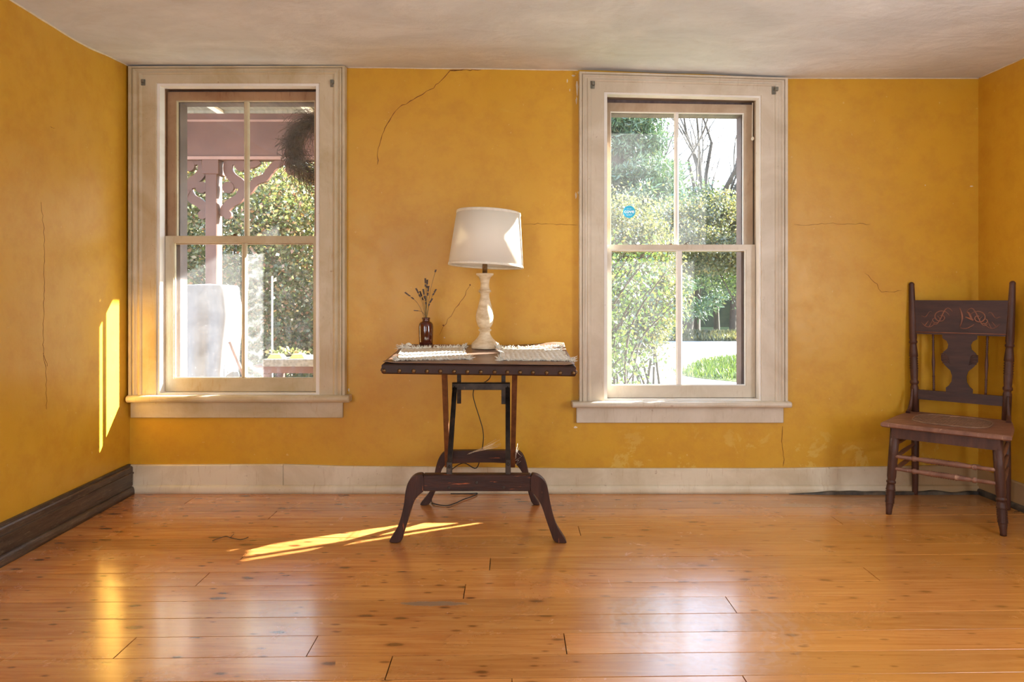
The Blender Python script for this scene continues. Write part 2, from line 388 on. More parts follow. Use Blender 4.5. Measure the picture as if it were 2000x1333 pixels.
M['dark_board'] = simple('weathered_dark_board', srgb(58, 44, 34), srgb(92, 74, 58), 5, 0.38, 0.6, (1, 1, 10), 0.003, wear=srgb(134, 116, 96), wear_at=(0.58, 0.72), wscale=18)
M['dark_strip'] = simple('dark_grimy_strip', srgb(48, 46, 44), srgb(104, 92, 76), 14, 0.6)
M['crack'] = simple('crack_shadow', srgb(96, 56, 22), srgb(120, 72, 28), 20, 0.9)
M['scar'] = simple('bare_plaster', srgb(206, 190, 164), srgb(226, 214, 190), 30, 0.9)
M['subfloor'] = simple('dark_subfloor', srgb(44, 24, 14), srgb(60, 36, 20), 10, 0.8)
M['glass_a'] = m_glass('dusty_glass', 0.036, 1.0); M['glass_s'] = m_glass('smeared_glass', 0.055, 4.0, True)
M['glass_b'] = m_glass('hazy_glass', 0.021, 7.0); M['glass_c'] = m_glass('grimy_glass', 0.022, 11.0)
M['metal_dark'] = simple('blackened_metal', srgb(48, 42, 38), srgb(74, 64, 56), 20, 0.42, 0.2, metal=0.6, wear=srgb(110, 84, 66), wear_at=(0.62, 0.72))
M['metal_grey'] = simple('dull_grey_metal', srgb(110, 108, 98), srgb(140, 136, 122), 30, 0.5, 0.3, metal=0.5)
M['brass'] = simple('aged_brass', srgb(92, 68, 44), srgb(132, 100, 62), 60, 0.38, 0.2, metal=0.75)
M['table_wood'] = simple('dark_stained_wood', srgb(44, 22, 15), srgb(70, 38, 26), 4, 0.42, 0.3, (8, 8, 1), wear=srgb(150, 82, 48), wear_at=(0.64, 0.70), wscale=12, spec=0.32)
M['table_wood_h'] = simple('dark_rail_wood', srgb(42, 22, 15), srgb(66, 36, 25), 4, 0.42, 0.3, (1, 8, 8), wear=srgb(160, 84, 48), wear_at=(0.63, 0.68), wscale=9, spec=0.32)
M['strut_wood'] = simple('brown_strut_wood', srgb(84, 50, 30), srgb(116, 72, 44), 4, 0.45, 0.3, (10, 10, 1))
M['edge_band'] = simple('painted_table_edge', srgb(44, 27, 20), srgb(62, 38, 28), 6, 0.5, 0.3, wear=srgb(176, 82, 46), wear_at=(0.66, 0.69), wscale=14, spec=0.32)
M['leather'] = simple('worn_table_covering', srgb(104, 78, 66), srgb(138, 110, 96), 3, 0.34, 0.3, (1, 4, 1), wear=srgb(160, 128, 104), wear_at=(0.62, 0.75), wscale=7)
M['chair'] = simple('old_red_brown_wood', srgb(62, 37, 29), srgb(88, 56, 44), 4, 0.42, 0.3, (6, 6, 1), wear=srgb(168, 104, 66), wear_at=(0.68, 0.74), wscale=14, spec=0.32)
M['chair_d'] = simple('dark_red_brown_wood', srgb(52, 31, 26), srgb(76, 47, 38), 4, 0.45, 0.3, (1, 1, 6), wear=srgb(150, 92, 62), wear_at=(0.70, 0.76), wscale=12, spec=0.32)
M['chair_seat'] = simple('dusty_seat_wood', srgb(112, 74, 58), srgb(140, 98, 78), 5, 0.5, 0.3, (1, 5, 1), wear=srgb(190, 150, 124), wear_at=(0.6, 0.7), wscale=14)
M['carve'] = simple('worn_carving', srgb(112, 66, 50), srgb(146, 92, 66), 14, 0.45)
M['cane'] = simple('woven_cane', srgb(122, 90, 68), srgb(150, 114, 88), 30, 0.6)
M['shade'] = None
M['lamp_wood'] = simple('whitewashed_wood', srgb(188, 160, 122), srgb(226, 208, 178), 7, 0.55, 0.3, (2, 2, 5), wear=srgb(176, 138, 96), wear_at=(0.55, 0.75), wscale=6)
M['linen'] = simple('white_trim_tape', srgb(222, 212, 194), srgb(234, 226, 210), 40, 0.8)
M['cord'] = simple('black_cord', srgb(26, 20, 18), srgb(36, 28, 24), 10, 0.5)
M['mat'] = simple('cream_cotton', srgb(222, 214, 196), srgb(238, 232, 218), 30, 0.9, 0.5, wear=srgb(200, 184, 150), wear_at=(0.6, 0.75), wscale=10)
M['stem'] = simple('dried_stems', srgb(110, 92, 52), srgb(140, 120, 74), 30, 0.8)
M['lav'] = simple('dried_lavender', srgb(84, 72, 66), srgb(116, 98, 86), 60, 0.9)
M['sticker'] = simple('blue_vinyl', srgb(40, 150, 190), srgb(44, 156, 196), 3, 0.5, 0.0)
M['white_ink'] = simple('white_ink', srgb(240, 244, 246), srgb(244, 246, 248), 3, 0.5, 0.0)
def shade_mat():
    t = NT('white_linen_shade'); co = t.coord((1, 1, 1)); n = t.noise(co, 220, 2, 0.5)
    df = t.n('BsdfDiffuse'); df.inputs[0].default_value = srgb(238, 230, 214); tl = t.n('BsdfTranslucent'); tl.inputs[0].default_value = srgb(240, 232, 210)
    nb = t.bump(n, 0.25, 0.001); t.l(nb, df.inputs['Normal'])
    m = t.n('MixShader'); m.inputs[0].default_value = 0.10; t.l(df.outputs[0], m.inputs[1]); t.l(tl.outputs[0], m.inputs[2]); t.l(m.outputs[0], t.out.inputs[0]); return t.m
M['shade'] = shade_mat()
def bottle_mat():
    t = NT('brown_bottle_glass'); p = t.pbr(srgb(84, 30, 16), 0.08, None, 0, 0.6, 0.6); p.inputs['Transmission Weight'].default_value = 0.25; return t.m
M['bottle'] = bottle_mat()

# ------------------------------------------------------------ floor
TH = math.tan(R(1.15))
floor = MB()
floor.box(-2.2, 2.75, -2.1, 3.86, -0.12, -0.022)
floor = structure(floor.build('floor', M['subfloor']))
rear = MB().box(-2.2, 2.75, -2.1, 0.28, -0.0215, 0.0)
rear.build('rear_floor', M['floor'], floor)
def wall_l(Y): return -2.09 + (YW - Y) * 0.03
def wall_r(Y): return 2.55 + (YW - Y) * 0.03
pitch = 0.1262; rows0 = 1.915
joints_px = [(397, 1131), (482, 1081), (907, 1157), (757, 1312), (957, 1103), (1131, 1035), (1425, 1178), (1104, 1257), (366, 981), (540, 1000), (1450, 1320), (262, 1250), (1700, 1120), (1625, 1010), (610, 1262), (1000, 1327)]
def row_of(X, Y): return math.floor((Y - X * TH - rows0) / pitch)
J = {}
for px, py in joints_px:
    Y = CAMH * F / (py - HOR); X = PX(px, Y); J.setdefault(row_of(X, Y), []).append(X)
rr = random.Random(5)
for k in range(-13, 15):
    ya, yb = rows0 + k * pitch, rows0 + (k + 1) * pitch
    xs = sorted(J.get(k, []))
    if k < -4 and not xs: xs = sorted(rr.uniform(-1.8, 2.2) for _ in range(1))
    cuts = [-2.12] + xs + [2.62]
    for a, b in zip(cuts[:-1], cuts[1:]):
        g = rr.choice([0.0009, 0.0012, 0.0016, 0.0022]); ge = 0.0016
        x0, x1 = a + (ge if a > -2.1 else 0), b - (ge if b < 2.6 else 0)
        dz = rr.uniform(-0.0008, 0.0002); bv = 0.0004; crown = rr.uniform(0.0001, 0.0003); tl_ = rr.uniform(-0.0001, 0.0004)
        skew = rr.uniform(-0.03, 0.05) if a > -2.1 else 0
        def yy(x, base): return min(base + x * TH, 3.755)
        NN = max(2, int((x1 - x0) / 0.5))
        vs = []; fs = []
        for i in range(NN + 1):
            x = x0 + (x1 - x0) * i / NN
            lo, hi = yy(x, ya) + g, yy(x, yb) - g
            if hi < lo + 0.006: hi = lo + 0.006
            sag = 0.0
            W_ = hi - lo
            for (yv, zv) in ((lo, -0.02), (lo, dz - bv - tl_), (lo + bv, dz - tl_), (lo + .25 * W_, dz + crown * .75 - tl_ * .5), (lo + .5 * W_, dz + crown), (lo + .75 * W_, dz + crown * .75 + tl_ * .5), (hi - bv, dz + tl_), (hi, dz - bv + tl_), (hi, -0.02)):
                vs.append((x, yv, zv))
        for i in range(NN):
            for q in range(8): fs.append((i * 9 + q, (i + 1) * 9 + q, (i + 1) * 9 + q + 1, i * 9 + q + 1))
        e = NN * 9; sm_ = [q in (2, 3, 4, 5) for i in range(NN) for q in range(8)] + [False, False]
        fs.append(tuple(range(9))); fs.append(tuple(range(e, e + 9))[::-1])
        mb = MB(); mb.add(vs, fs); mb.sm = [False] * len(mb.sm)
        mb.build('plank', M['floor'], floor)

# ------------------------------------------------------------ windows data
WIN = [
 dict(out=(-2.0757, -0.903, 2.3177, 2.3205), inn=(-1.929, -1.0448, 2.230, 2.230), stop=(-1.9146, -1.0657, 2.2164, 2.2164),
      up=dict(x=(-1.921, -1.053), gx=(-1.868, -1.103), z=(1.363, 2.212), gz=(1.398, 2.1605), m=(-1.4953, -1.4696)),
      lo=dict(x=(-1.913, -1.060), gx=(-1.864, -1.0984), z=(0.5476, 1.406), gz=(0.6238, 1.366), m=(-1.4938, -1.468)),
      stool=(-2.078, -0.873, 0.499, 0.5375), apron=(-2.0757, -0.921, 0.4105, 0.50), trim='trim_a', raw='sash_raw', tilt=0.0),
 dict(out=(0.364, 1.4922, 2.2900, 2.2560), inn=(0.500, 1.353, 2.183, 2.163), stop=(0.5175, 1.344, 2.172, 2.152),
      up=dict(x=(0.512, 1.342), gx=(0.553, 1.289), z=(1.322, 2.152), gz=(1.352, 2.100), m=(0.907, 0.9296)),
      lo=dict(x=(0.514, 1.342), gx=(0.5506, 1.2877), z=(0.5137, 1.358), gz=(0.584, 1.324), m=(0.909, 0.9405)),
      stool=(0.321, 1.507, 0.4715, 0.5045), apron=(0.3506, 1.4775, 0.383, 0.475), trim='trim_b', raw='sash_raw_b', tilt=-0.02),
]
YC = 3.705
def ring(mb, ox0, ox1, ozb, ozl, ozr, ix0, ix1, izb, izl, izr, y0, y1, bottom=True):
    """picture-frame ring of quads between outer and inner outline, y0..y1"""
    o = [(ox0, ozb), (ox1, ozb), (ox1, ozr), (ox0, ozl)]; i = [(ix0, izb), (ix1, izb), (ix1, izr), (ix0, izl)]
    vs = [(x, y, z) for y in (y0, y1) for (x, z) in o + i]
    fs = []
    for k in range(4):
        if k == 0 and not bottom: continue
        a, b = k, (k + 1) % 4
        fs += [(a, b, 4 + b, 4 + a), (8 + a, 8 + 4 + a, 8 + 4 + b, 8 + b), (a, 8 + a, 8 + b, b), (4 + a, 4 + b, 12 + b, 12 + a)]
    mb.add(vs, fs)

# ------------------------------------------------------------ walls
def wall_back():
    mb = MB(); y0, y1 = YW, 3.90; zt = 2.5
    xs = [-2.2, WIN[0]['inn'][0] - 0.006, WIN[0]['inn'][1] + 0.006, WIN[1]['inn'][0] - 0.006, WIN[1]['inn'][1] + 0.006, 2.75]
    zs = [0.53, 2.235, 0.49, 2.19]
    mb.box(xs[0], xs[1], y0, y1, -0.1, zt); mb.box(xs[2], xs[3], y0, y1, -0.1, zt); mb.box(xs[4], xs[5], y0, y1, -0.1, zt)
    mb.box(xs[1], xs[2], y0, y1, -0.1, zs[0]); mb.box(xs[1], xs[2], y0, y1, zs[1], zt)
    mb.box(xs[3], xs[4], y0, y1, -0.1, zs[2]); mb.box(xs[3], xs[4], y0, y1, zs[3], zt)
    return structure(mb.build('wall_back', M['wall']))
wb = wall_back()
def side(name, fx, d):
    mb = MB(); a, b = fx(-2.1), fx(3.86)
    mb.prism([(a, -2.1, -0.1), (b, 3.86, -0.1), (b, 3.86, 2.5), (a, -2.1, 2.5)], (d, 0, 0))
    return structure(mb.build(name, M['wall']))
wl = side('wall_left', wall_l, -0.14); wr = side('wall_right', wall_r, 0.14)
structure(MB().box(-2.2, 2.9, -2.2, -2.05, -0.1, 2.5).build('wall_rear', M['wall']))

def interp(x, pts):
    if x <= pts[0][0]: return pts[0][1]
    for (a, b), (c, d) in zip(pts[:-1], pts[1:]):
        if x <= c:
            t = (x - a) / (c - a); t = t * t * (3 - 2 * t); return b + (d - b) * t
    return pts[-1][1]
CW = [(px_, (px_ - 1000) * 0.0028, CAMH + (HOR - py_) * 0.0028) for px_, py_ in ((250, 131), (680, 132), (900, 134), (1130, 137), (1330, 144), (1537, 153), (1912, 153))]
CW = [(b, c) for a, b, c in CW]
def ceil_z(x, y):
    zw = interp(x, CW); zi = interp(x, [(-2.1, 2.289), (0, 2.285), (2.55, 2.266)])
    t = interp(y, [(3.2, 0.0), (3.733, 1.0)]); n = mnoise.noise(Vector((x * 1.1, y * 1.1, 3.3))) * 0.007
    return zi + (zw - zi) * t + n * (1 - t)
mb = MB(); mb.grid(lambda u, v: (-2.25 + 5.1 * u, -2.2 + 6.06 * v, ceil_z(-2.25 + 5.1 * u, -2.2 + 6.06 * v)), 90, 110)
structure(mb.build('ceiling', M['ceiling']))
structure(MB().box(-2.3, 2.95, -2.25, 3.9, 2.46, 2.55).build('roof_slab', M['subfloor']))
# ragged plaster bead where wall and ceiling meet
def bead(name, pts, r, m, parent):
    mb = MB(); mb.tube(pts, [r * (0.6 + 0.8 * abs(mnoise.noise(Vector(p) * 9.0))) for p in pts], 6); return mb.build(name, m, parent)
bead('plaster_bead', [(wall_l(y) + 0.001, y, ceil_z(wall_l(y), y) - 0.001) for y in np.linspace(1.5, 3.72, 90)], 0.006, M['scar'], wl)
bead('plaster_bead', [(x, YW - 0.001, ceil_z(x, YW) - 0.001) for x in np.linspace(-0.9, 0.36, 60)], 0.0045, M['scar'], wb)
bead('plaster_bead', [(x, YW - 0.001, ceil_z(x, YW) - 0.001) for x in np.linspace(1.5, 2.55, 50)], 0.0045, M['scar'], wb)
bead('plaster_bead', [(wall_r(y) - 0.001, y, ceil_z(wall_r(y), y) - 0.001) for y in np.linspace(1.5, 3.72, 90)], 0.004, M['scar'], wr)

def crack(pxs, wd, m='crack', Y=YW, name='crack', jit=1.6):
    pts = []; r_ = random.Random(int(pxs[0][0]))
    for (a, b), (c, d) in zip(pxs[:-1], pxs[1:]):
        n = max(2, int(math.hypot(c - a, d - b) / 7))
        for i in range(n): t = i / n; pts.append((a + (c - a) * t + r_.uniform(-jit, jit), b + (d - b) * t + r_.uniform(-jit, jit)))
    pts.append(pxs[-1]); mb = MB(); n = len(pts); vs = []; fs = []
    for i, p in enumerate(pts):
        q = P(p[0], p[1], Y); a = P(*pts[max(0, i - 1)], Y); b = P(*pts[min(n - 1, i + 1)], Y)
        t = (b - a).normalized(); nrm = Vector((-t.z, 0, t.x)); h = wd * (0.5 + r_.random()) * (0.35 if i in (0, n - 1) else 1) / 2
        for s_ in (-1, 1):
            for yy_ in (0.0006, -0.004): vs.append(q + nrm * h * s_ - Vector((0, yy_, 0)))
    for i in range(n - 1):
        a = i * 4; fs += [(a, a + 2, a + 6, a + 4), (a + 1, a + 5, a + 7, a + 3), (a, a + 4, a + 5, a + 1), (a + 2, a + 3, a + 7, a + 6)]
    mb.add(vs, fs); return mb.build(name, M[m], wb)
crack([(905, 136), (878, 139), (846, 172), (800, 198), (772, 215), (752, 250), (738, 290), (737, 322)], 0.003)
crack([(878, 138), (940, 136)], 0.004)
crack([(919, 556), (900, 590), (880, 617), (866, 638), (858, 655)], 0.0022)
crack([(1022, 437), (1080, 438), (1128, 440)], 0.0016)
crack([(1529, 833), (1527, 862), (1531, 890), (1529, 912)], 0.003)
crack([(1690, 534), (1712, 556), (1722, 572), (1762, 568)], 0.0016)
crack([(1552, 440), (1620, 437), (1700, 438)], 0.0014)

def chip(px, py, w_, h_, seed, m='scar'):
    r_ = random.Random(seed); q = P(px, py, YW); n = 11; mb = MB()
    mb.prism([(q.x + w_ * .0028 / 2 * math.cos(a) * r_.uniform(.5, 1.1), YW + .002, q.z + h_ * .0028 / 2 * math.sin(a) * r_.uniform(.5, 1.1)) for a in [2 * math.pi * k / n for k in range(n)]], (0, -.0028, 0)); mb.build('plaster_chip', M[m], wb)
for i_, (a, b, c, d) in enumerate([(1127, 170, 5, 34), (1126, 196, 4, 16), (1108, 158, 3, 9), (1113, 176, 2, 6), (1125, 382, 5, 14), (1130, 377, 4, 7), (1124, 835, 8, 5), (1897, 364, 9, 3), (1807, 362, 3, 3), (681, 762, 4, 9), (868, 660, 3, 3), (1556, 148, 8, 4), (1120, 148, 10, 4)]): chip(a, b, c, d, i_)
chip(918, 557, 4, 4, 40, 'crack'); chip(866, 636, 4, 4, 41, 'crack')
def crack_left(pts, wd):
    mb = MB(); vs = []; fs = []; r_ = random.Random(9); full = []
    for (a, b), (c, d) in zip(pts[:-1], pts[1:]):
        n = max(2, int(math.hypot(c - a, d - b) / 8)); full += [(a + (c - a) * i / n + r_.uniform(-1.5, 1.5), b + (d - b) * i / n) for i in range(n)]
    full.append(pts[-1])
    for px, py in full:
        t = (px - 1000) / F; Y = (-2.09 + YW * .03) / (t + .03); q = Vector((wall_l(Y), Y, PZ(py, Y))); h = wd * r_.uniform(.3, .8)
        vs += [q + Vector((.0006, -h, 0)), q + Vector((.0006, h, 0)), q + Vector((-.004, h, 0)), q + Vector((-.004, -h, 0))]
    for i in range(len(full) - 1):
        for k in range(4): fs.append((i * 4 + k, i * 4 + (k + 1) % 4, (i + 1) * 4 + (k + 1) % 4, (i + 1) * 4 + k))
    mb.add(vs, fs); mb.build('crack', M['crack'], wl)
crack_left([(80, 395), (84, 430), (87, 470), (86, 560), (85, 640), (84, 690), (90, 720), (91, 800)], .0016)
crack_left([(84, 690), (90, 705), (92, 716)], .002)
crack_left([(98, 247), (103, 250), (108, 251)], .006)

# ------------------------------------------------------------ baseboards
def baseboard(name, ax, a, b, top, label, mat, mat2, prot=0.018, shoe=0.016, shoe_h=0.045, joints=()):
    """runs along x (back wall) or y (side walls)"""
    root = structure(empty(name), label)
    cuts = [a] + list(joints) + [b]
    for k, (c, d) in enumerate(zip(cuts[:-1], cuts[1:])):
        n = max(2, int(abs(d - c) / 0.15)); mb = MB(); vs = []; fs = []
        c2 = c + (0.0012 if k else 0); d2 = d - (0.0012 if k < len(cuts) - 2 else 0)
        for i in range(n + 1):
            t = c2 + (d2 - c2) * i / n; zt = top(t)
            prof = [(0, 0), (prot, 0), (prot, zt - 0.006), (prot - 0.005, zt), (0, zt)]
            for p, z in prof: vs.append((t, YW - p, z) if ax == 'x' else ((wall_l(t) + p, t, z) if ax == 'l' else (wall_r(t) - p, t, z)))
        for i in range(n):
            for q in range(4): fs.append((i * 5 + q, (i + 1) * 5 + q, (i + 1) * 5 + q + 1, i * 5 + q + 1))
        fs += [tuple(range(5)), tuple(range(n * 5, n * 5 + 5))]
        mb.add(vs, fs); mb.build('board', mat, root)
    # rounded shoe moulding
    n = max(2, int(abs(b - a) / 0.2)); vs = []; fs = []; prof = [(prot, 0.0)] + [(prot + shoe * math.cos(R(u)) ** 0.8, shoe_h * 0.35 + shoe_h * 0.65 * math.sin(R(u))) for u in (0, 20, 40, 60, 75, 89)]
    prof.insert(1, (prot + shoe, 0.0)); m_ = len(prof)
    for i in range(n + 1):
        t = a + (b - a) * i / n
        for p, z in prof: vs.append((t, YW - p, z) if ax == 'x' else ((wall_l(t) + p, t, z) if ax == 'l' else (wall_r(t) - p, t, z)))
    for i in range(n):
        for q in range(m_ - 1): fs.append((i * m_ + q, (i + 1) * m_ + q, (i + 1) * m_ + q + 1, i * m_ + q + 1))
    mb = MB(); mb.add(vs, fs, True); mb.build('shoe_moulding', mat2, root)
    return root
BT = [(PX(p_, 3.715), PZ(q_, 3.715)) for p_, q_ in ((258, 909), (550, 908), (700, 912), (1130, 916), (1500, 916), (1700, 913), (1912, 909))]
bb = baseboard('baseboard_back', 'x', -2.088, 2.55, lambda x: interp(x, BT), 'scuffed off white baseboard under the two windows', M['trim_c'], M['trim_c'], joints=(PX(553, 3.715),))
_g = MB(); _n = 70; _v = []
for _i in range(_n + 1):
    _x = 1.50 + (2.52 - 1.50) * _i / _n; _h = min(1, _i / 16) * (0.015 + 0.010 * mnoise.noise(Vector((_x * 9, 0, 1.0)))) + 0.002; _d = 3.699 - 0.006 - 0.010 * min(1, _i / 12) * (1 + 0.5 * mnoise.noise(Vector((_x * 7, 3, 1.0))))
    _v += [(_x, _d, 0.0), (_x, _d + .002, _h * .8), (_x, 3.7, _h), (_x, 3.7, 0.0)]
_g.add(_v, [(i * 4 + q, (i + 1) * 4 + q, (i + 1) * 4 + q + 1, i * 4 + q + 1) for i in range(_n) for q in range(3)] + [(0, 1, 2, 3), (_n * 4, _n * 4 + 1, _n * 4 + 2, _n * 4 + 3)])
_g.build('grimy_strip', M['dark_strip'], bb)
baseboard('baseboard_left', 'l', 0.2, 3.715, lambda y: 0.148, 'weathered dark brown baseboard on the left wall', M['dark_board'], M['dark_board'], prot=0.026, shoe=0.018, shoe_h=0.04)
br = baseboard('baseboard_right', 'r', 0.2, 3.715, lambda y: 0.135, 'stained pale baseboard behind the chair', M['trim_c'], M['dark_strip'], prot=0.018, shoe=0.014, shoe_h=0.03)
# weathered cap ledge of the dark baseboard
mb = MB()
mb.prism([(wall_l(0.2), 0.2, 0.148), (wall_l(3.715), 3.715, 0.148), (wall_l(3.715), 3.715, 0.160), (wall_l(0.2), 0.2, 0.160)], (0.014, 0, 0))
mb.build('cap_moulding', M['dark_board'], bpy.data.objects['baseboard_left'])
mb = MB()
mb.prism([(wall_l(0.2) + 0.026, 0.2, 0.108), (wall_l(3.715) + 0.026, 3.715, 0.108), (wall_l(3.715) + 0.026, 3.715, 0.116), (wall_l(0.2) + 0.026, 0.2, 0.116)], (0.006, 0, 0))
mb.build('bead_moulding', M['dark_board'], bpy.data.objects['baseboard_left'])

# ------------------------------------------------------------ windows
def build_window(idx, W):
    root = structure(empty('window_%d' % (idx + 1)), ['tall double-hung window onto the porch, cream casing, left of the table', 'tall double-hung window onto the driveway, right of the table'][idx])
    T = M[W['trim']]; raw = M[W['raw']]
    ox0, ox1, ozl, ozr = W['out']; ix0, ix1, izl, izr = W['inn']; zb = W['stool'][3] - 0.002
    # moulded casing, swept around the three sides
    prof = [(0.0, 0.014), (0.0, 0.028), (0.02, 0.030), (0.52, 0.030), (0.54, 0.034), (0.60, 0.038), (0.66, 0.036), (0.69, 0.031), (0.74, 0.033), (0.80, 0.040), (0.85, 0.040), (0.88, 0.034), (0.90, 0.044), (0.99, 0.044), (1.0, 0.040), (1.0, 0.0)]
    prof2 = [(d, p_) for d, p_ in prof]; n = len(prof2); vs = []; fs = []
    for d, p_ in prof2: vs.append((ix0 + (ox0 - ix0) * d, YW - p_, zb))
    for d, p_ in prof2: vs.append((ix0 + (ox0 - ix0) * d, YW - p_, izl + (ozl - izl) * d))
    for d, p_ in prof2: vs.append((ix1 + (ox1 - ix1) * d, YW - p_, izr + (ozr - izr) * d))
    for d, p_ in prof2: vs.append((ix1 + (ox1 - ix1) * d, YW - p_, zb))
    names = ['side_casing', 'head_casing', 'side_casing']
    for s_ in range(3):
        mb = MB(); seg = vs[s_ * n:(s_ + 2) * n]
        mb.add(seg, [(q, q + 1, n + q + 1, n + q) for q in range(n - 1)] + [tuple(range(n)), tuple(range(n, 2 * n))]); mb.build(names[s_], T, root)
    # stop and jamb
    sx0, sx1, szl, szr = W['stop']; szb = W['lo']['z'][0] - 0.002
    mb = MB(); ring(mb, ix0 - 0.004, ix1 + 0.004, szb - 0.03, izl + 0.004, izr + 0.004, sx0, sx1, szb, szl, szr, 3.711, 3.765); mb.build('stop_moulding', M['reveal'], root)
    mb = MB(); ring(mb, ix0 - 0.004, ix1 + 0.004, szb - 0.03, izl + 0.004, izr + 0.004, ix0 + 0.003, ix1 - 0.003, szb - 0.012, izl - 0.002, izr - 0.002, 3.765, 3.845); mb.build('jamb', raw, root)
    e = W['up']['gx']; ez = W['up']['gz']
    mb = MB(); ring(mb, ix0 - 0.05, ix1 + 0.05, szb - 0.06, izl + 0.05, izr + 0.05, e[0] + 0.001, e[1] + 0.001, W['lo']['gz'][0] - 0.055, ez[1] + 0.002, ez[1] + 0.002 + W['tilt'] * .5, 3.842, 3.925); mb.build('outer_casing', M['ext_trim'], root)
    def sash(nm, S, y0, y1, mat, lm, pm, glassm):
        (x0, x1), (g0, g1), (z0, z1), (h0, h1) = S['x'], S['gx'], S['z'], S['gz']; tl = W['tilt'] if nm == 'upper_sash' else 0
        mb = MB(); ring(mb, x0, x1, z0, z1, z1 + tl * .6, g0 - 0.005, g1 + 0.005, h0 - 0.005, h1 + 0.005, h1 + 0.005 + tl * .5, y0, y1)
        s_ = mb.build(nm, mat, root)
        mb = MB(); ring(mb, g0 - 0.006, g1 + 0.006, h0 - 0.006, h1 + 0.006, h1 + 0.006 + tl * .5, g0, g1, h0, h1, h1 + tl * .5, y0 + 0.006, y0 + 0.02); mb.build('glazing_bead', lm, s_)
        m0, m1 = S['m']; mb = MB(); mb.box(m0, m1, y0 + 0.001, y1 - 0.004, h0 - 0.004, h1 + 0.004, 0.006); mb.build('muntin', lm, s_)
        for (a, b), gm in zip(((g0, m0), (m1, g1)), glassm):
            mb = MB(); mb.box(a - 0.003, b + 0.003, y0 + 0.021, y0 + 0.024, h0 - 0.004, h1 + 0.004 + min(0, tl) * .5); mb.build('pane', M[gm], s_)
        return s_
    us = sash('upper_sash', W['up'], 3.803, 3.838, raw, T if idx == 0 else M['reveal'], None, ('glass_a', 'glass_a') if idx == 0 else ('glass_b', 'glass_b'))
    ls = sash('lower_sash', W['lo'], 3.766, 3.801, T, M['reveal'] if idx else T, None, ('glass_a', 'glass_s') if idx == 0 else ('glass_c', 'glass_c'))
    # stool with rounded nose, apron
    a, b, z0, z1 = W['stool']; r_ = (z1 - z0) / 2
    prof = [(3.80, z1)] + [(3.66 + r_ - r_ * math.cos(R(u)), (z0 + z1) / 2 + r_ * math.sin(R(u))) for u in range(90, -91, -18)] + [(3.80, z0)]
    mb = MB(); lo_, hi_ = a + 0.006, b - 0.006; n = len(prof)
    inner_l, inner_r = ix0 - 0.002, ix1 + 0.002
    vs = []
    sec = [(a + 0.002, 0.82), (a + 0.007, 1.0), (b - 0.007, 1.0), (b - 0.002, 0.82)]
    cz = (z0 + z1) / 2
    for x, sc_ in sec:
        for (yy_, zz_) in prof:
            yq = min(yy_, YW) ; vs.append((x, 3.69 + (yq - 3.69) * sc_ if yq < 3.69 else yq, cz + (zz_ - cz) * sc_))
    fs = [(s_ * n + q, (s_ + 1) * n + q, (s_ + 1) * n + (q + 1) % n, s_ * n + (q + 1) % n) for s_ in range(3) for q in range(n)] + [tuple(range(n)), tuple(range(3 * n, 4 * n))]
    mb.add(vs, fs, False); mb.box(inner_l, inner_r, YW - 0.001, 3.765, z0, z1 - 0.0005); mb.build('stool', T, root)
    a, b, z0, z1 = W['apron']; mb = MB(); mb.box(a, b, 3.712, YW, z0, z1, 0.003); mb.build('apron', T, root)
    # outside sill
    mb = MB(); zz = W['lo']['z'][0]; mb.prism([(ix0 - 0.06, 3.80, zz - 0.03), (ix0 - 0.06, 3.80, zz - 0.002), (ix0 - 0.06, 3.99, zz - 0.02), (ix0 - 0.06, 3.99, zz - 0.06)], (ix1 - ix0 + 0.12, 0, 0)); mb.build('outer_sill', M['ext_trim'], root)
    # sash lock
    lx = PX([458, 1340][idx], 3.78); zt = W['lo']['z'][1]
    mb = MB(); mb.box(lx - 0.016, lx + 0.016, 3.772, 3.796, zt, zt + 0.004, 0.001); mb.lathe([(0.008, 0), (0.009, 0.006), (0.006, 0.010)], (lx, 3.784, zt + 0.003), n=12)
    mb.bar((lx, 3.784, zt + 0.011), (lx + 0.018, 3.774, zt + 0.012), 0.007, 0.004); mb.build('sash_lock', M['brass'] if idx == 0 else M['metal_grey'], root)
    if idx == 1:
        lx = PX(1311, 3.78); mb = MB(); mb.box(lx - 0.007, lx + 0.007, 3.774, 3.794, zt, zt + 0.008, 0.003); mb.build('lock_keeper', M['brass'], root)
        # knot of sash cord in the side channel
        q = P(1470, 271, 3.768); mb = MB(); mb.lathe([(0.002, -0.011), (0.008, -0.006), (0.009, 0), (0.007, 0.007), (0.002, 0.011)], q, (0.3, 0.1, 1), 8); mb.tube([q + Vector((0, 0.006, 0.0)), q + Vector((0.002, 0.006, 0.20))], 0.0025, 6); mb.build('sash_cord', M['mat'], root)
    return root
for i_, W_ in enumerate(WIN): build_window(i_, W_)

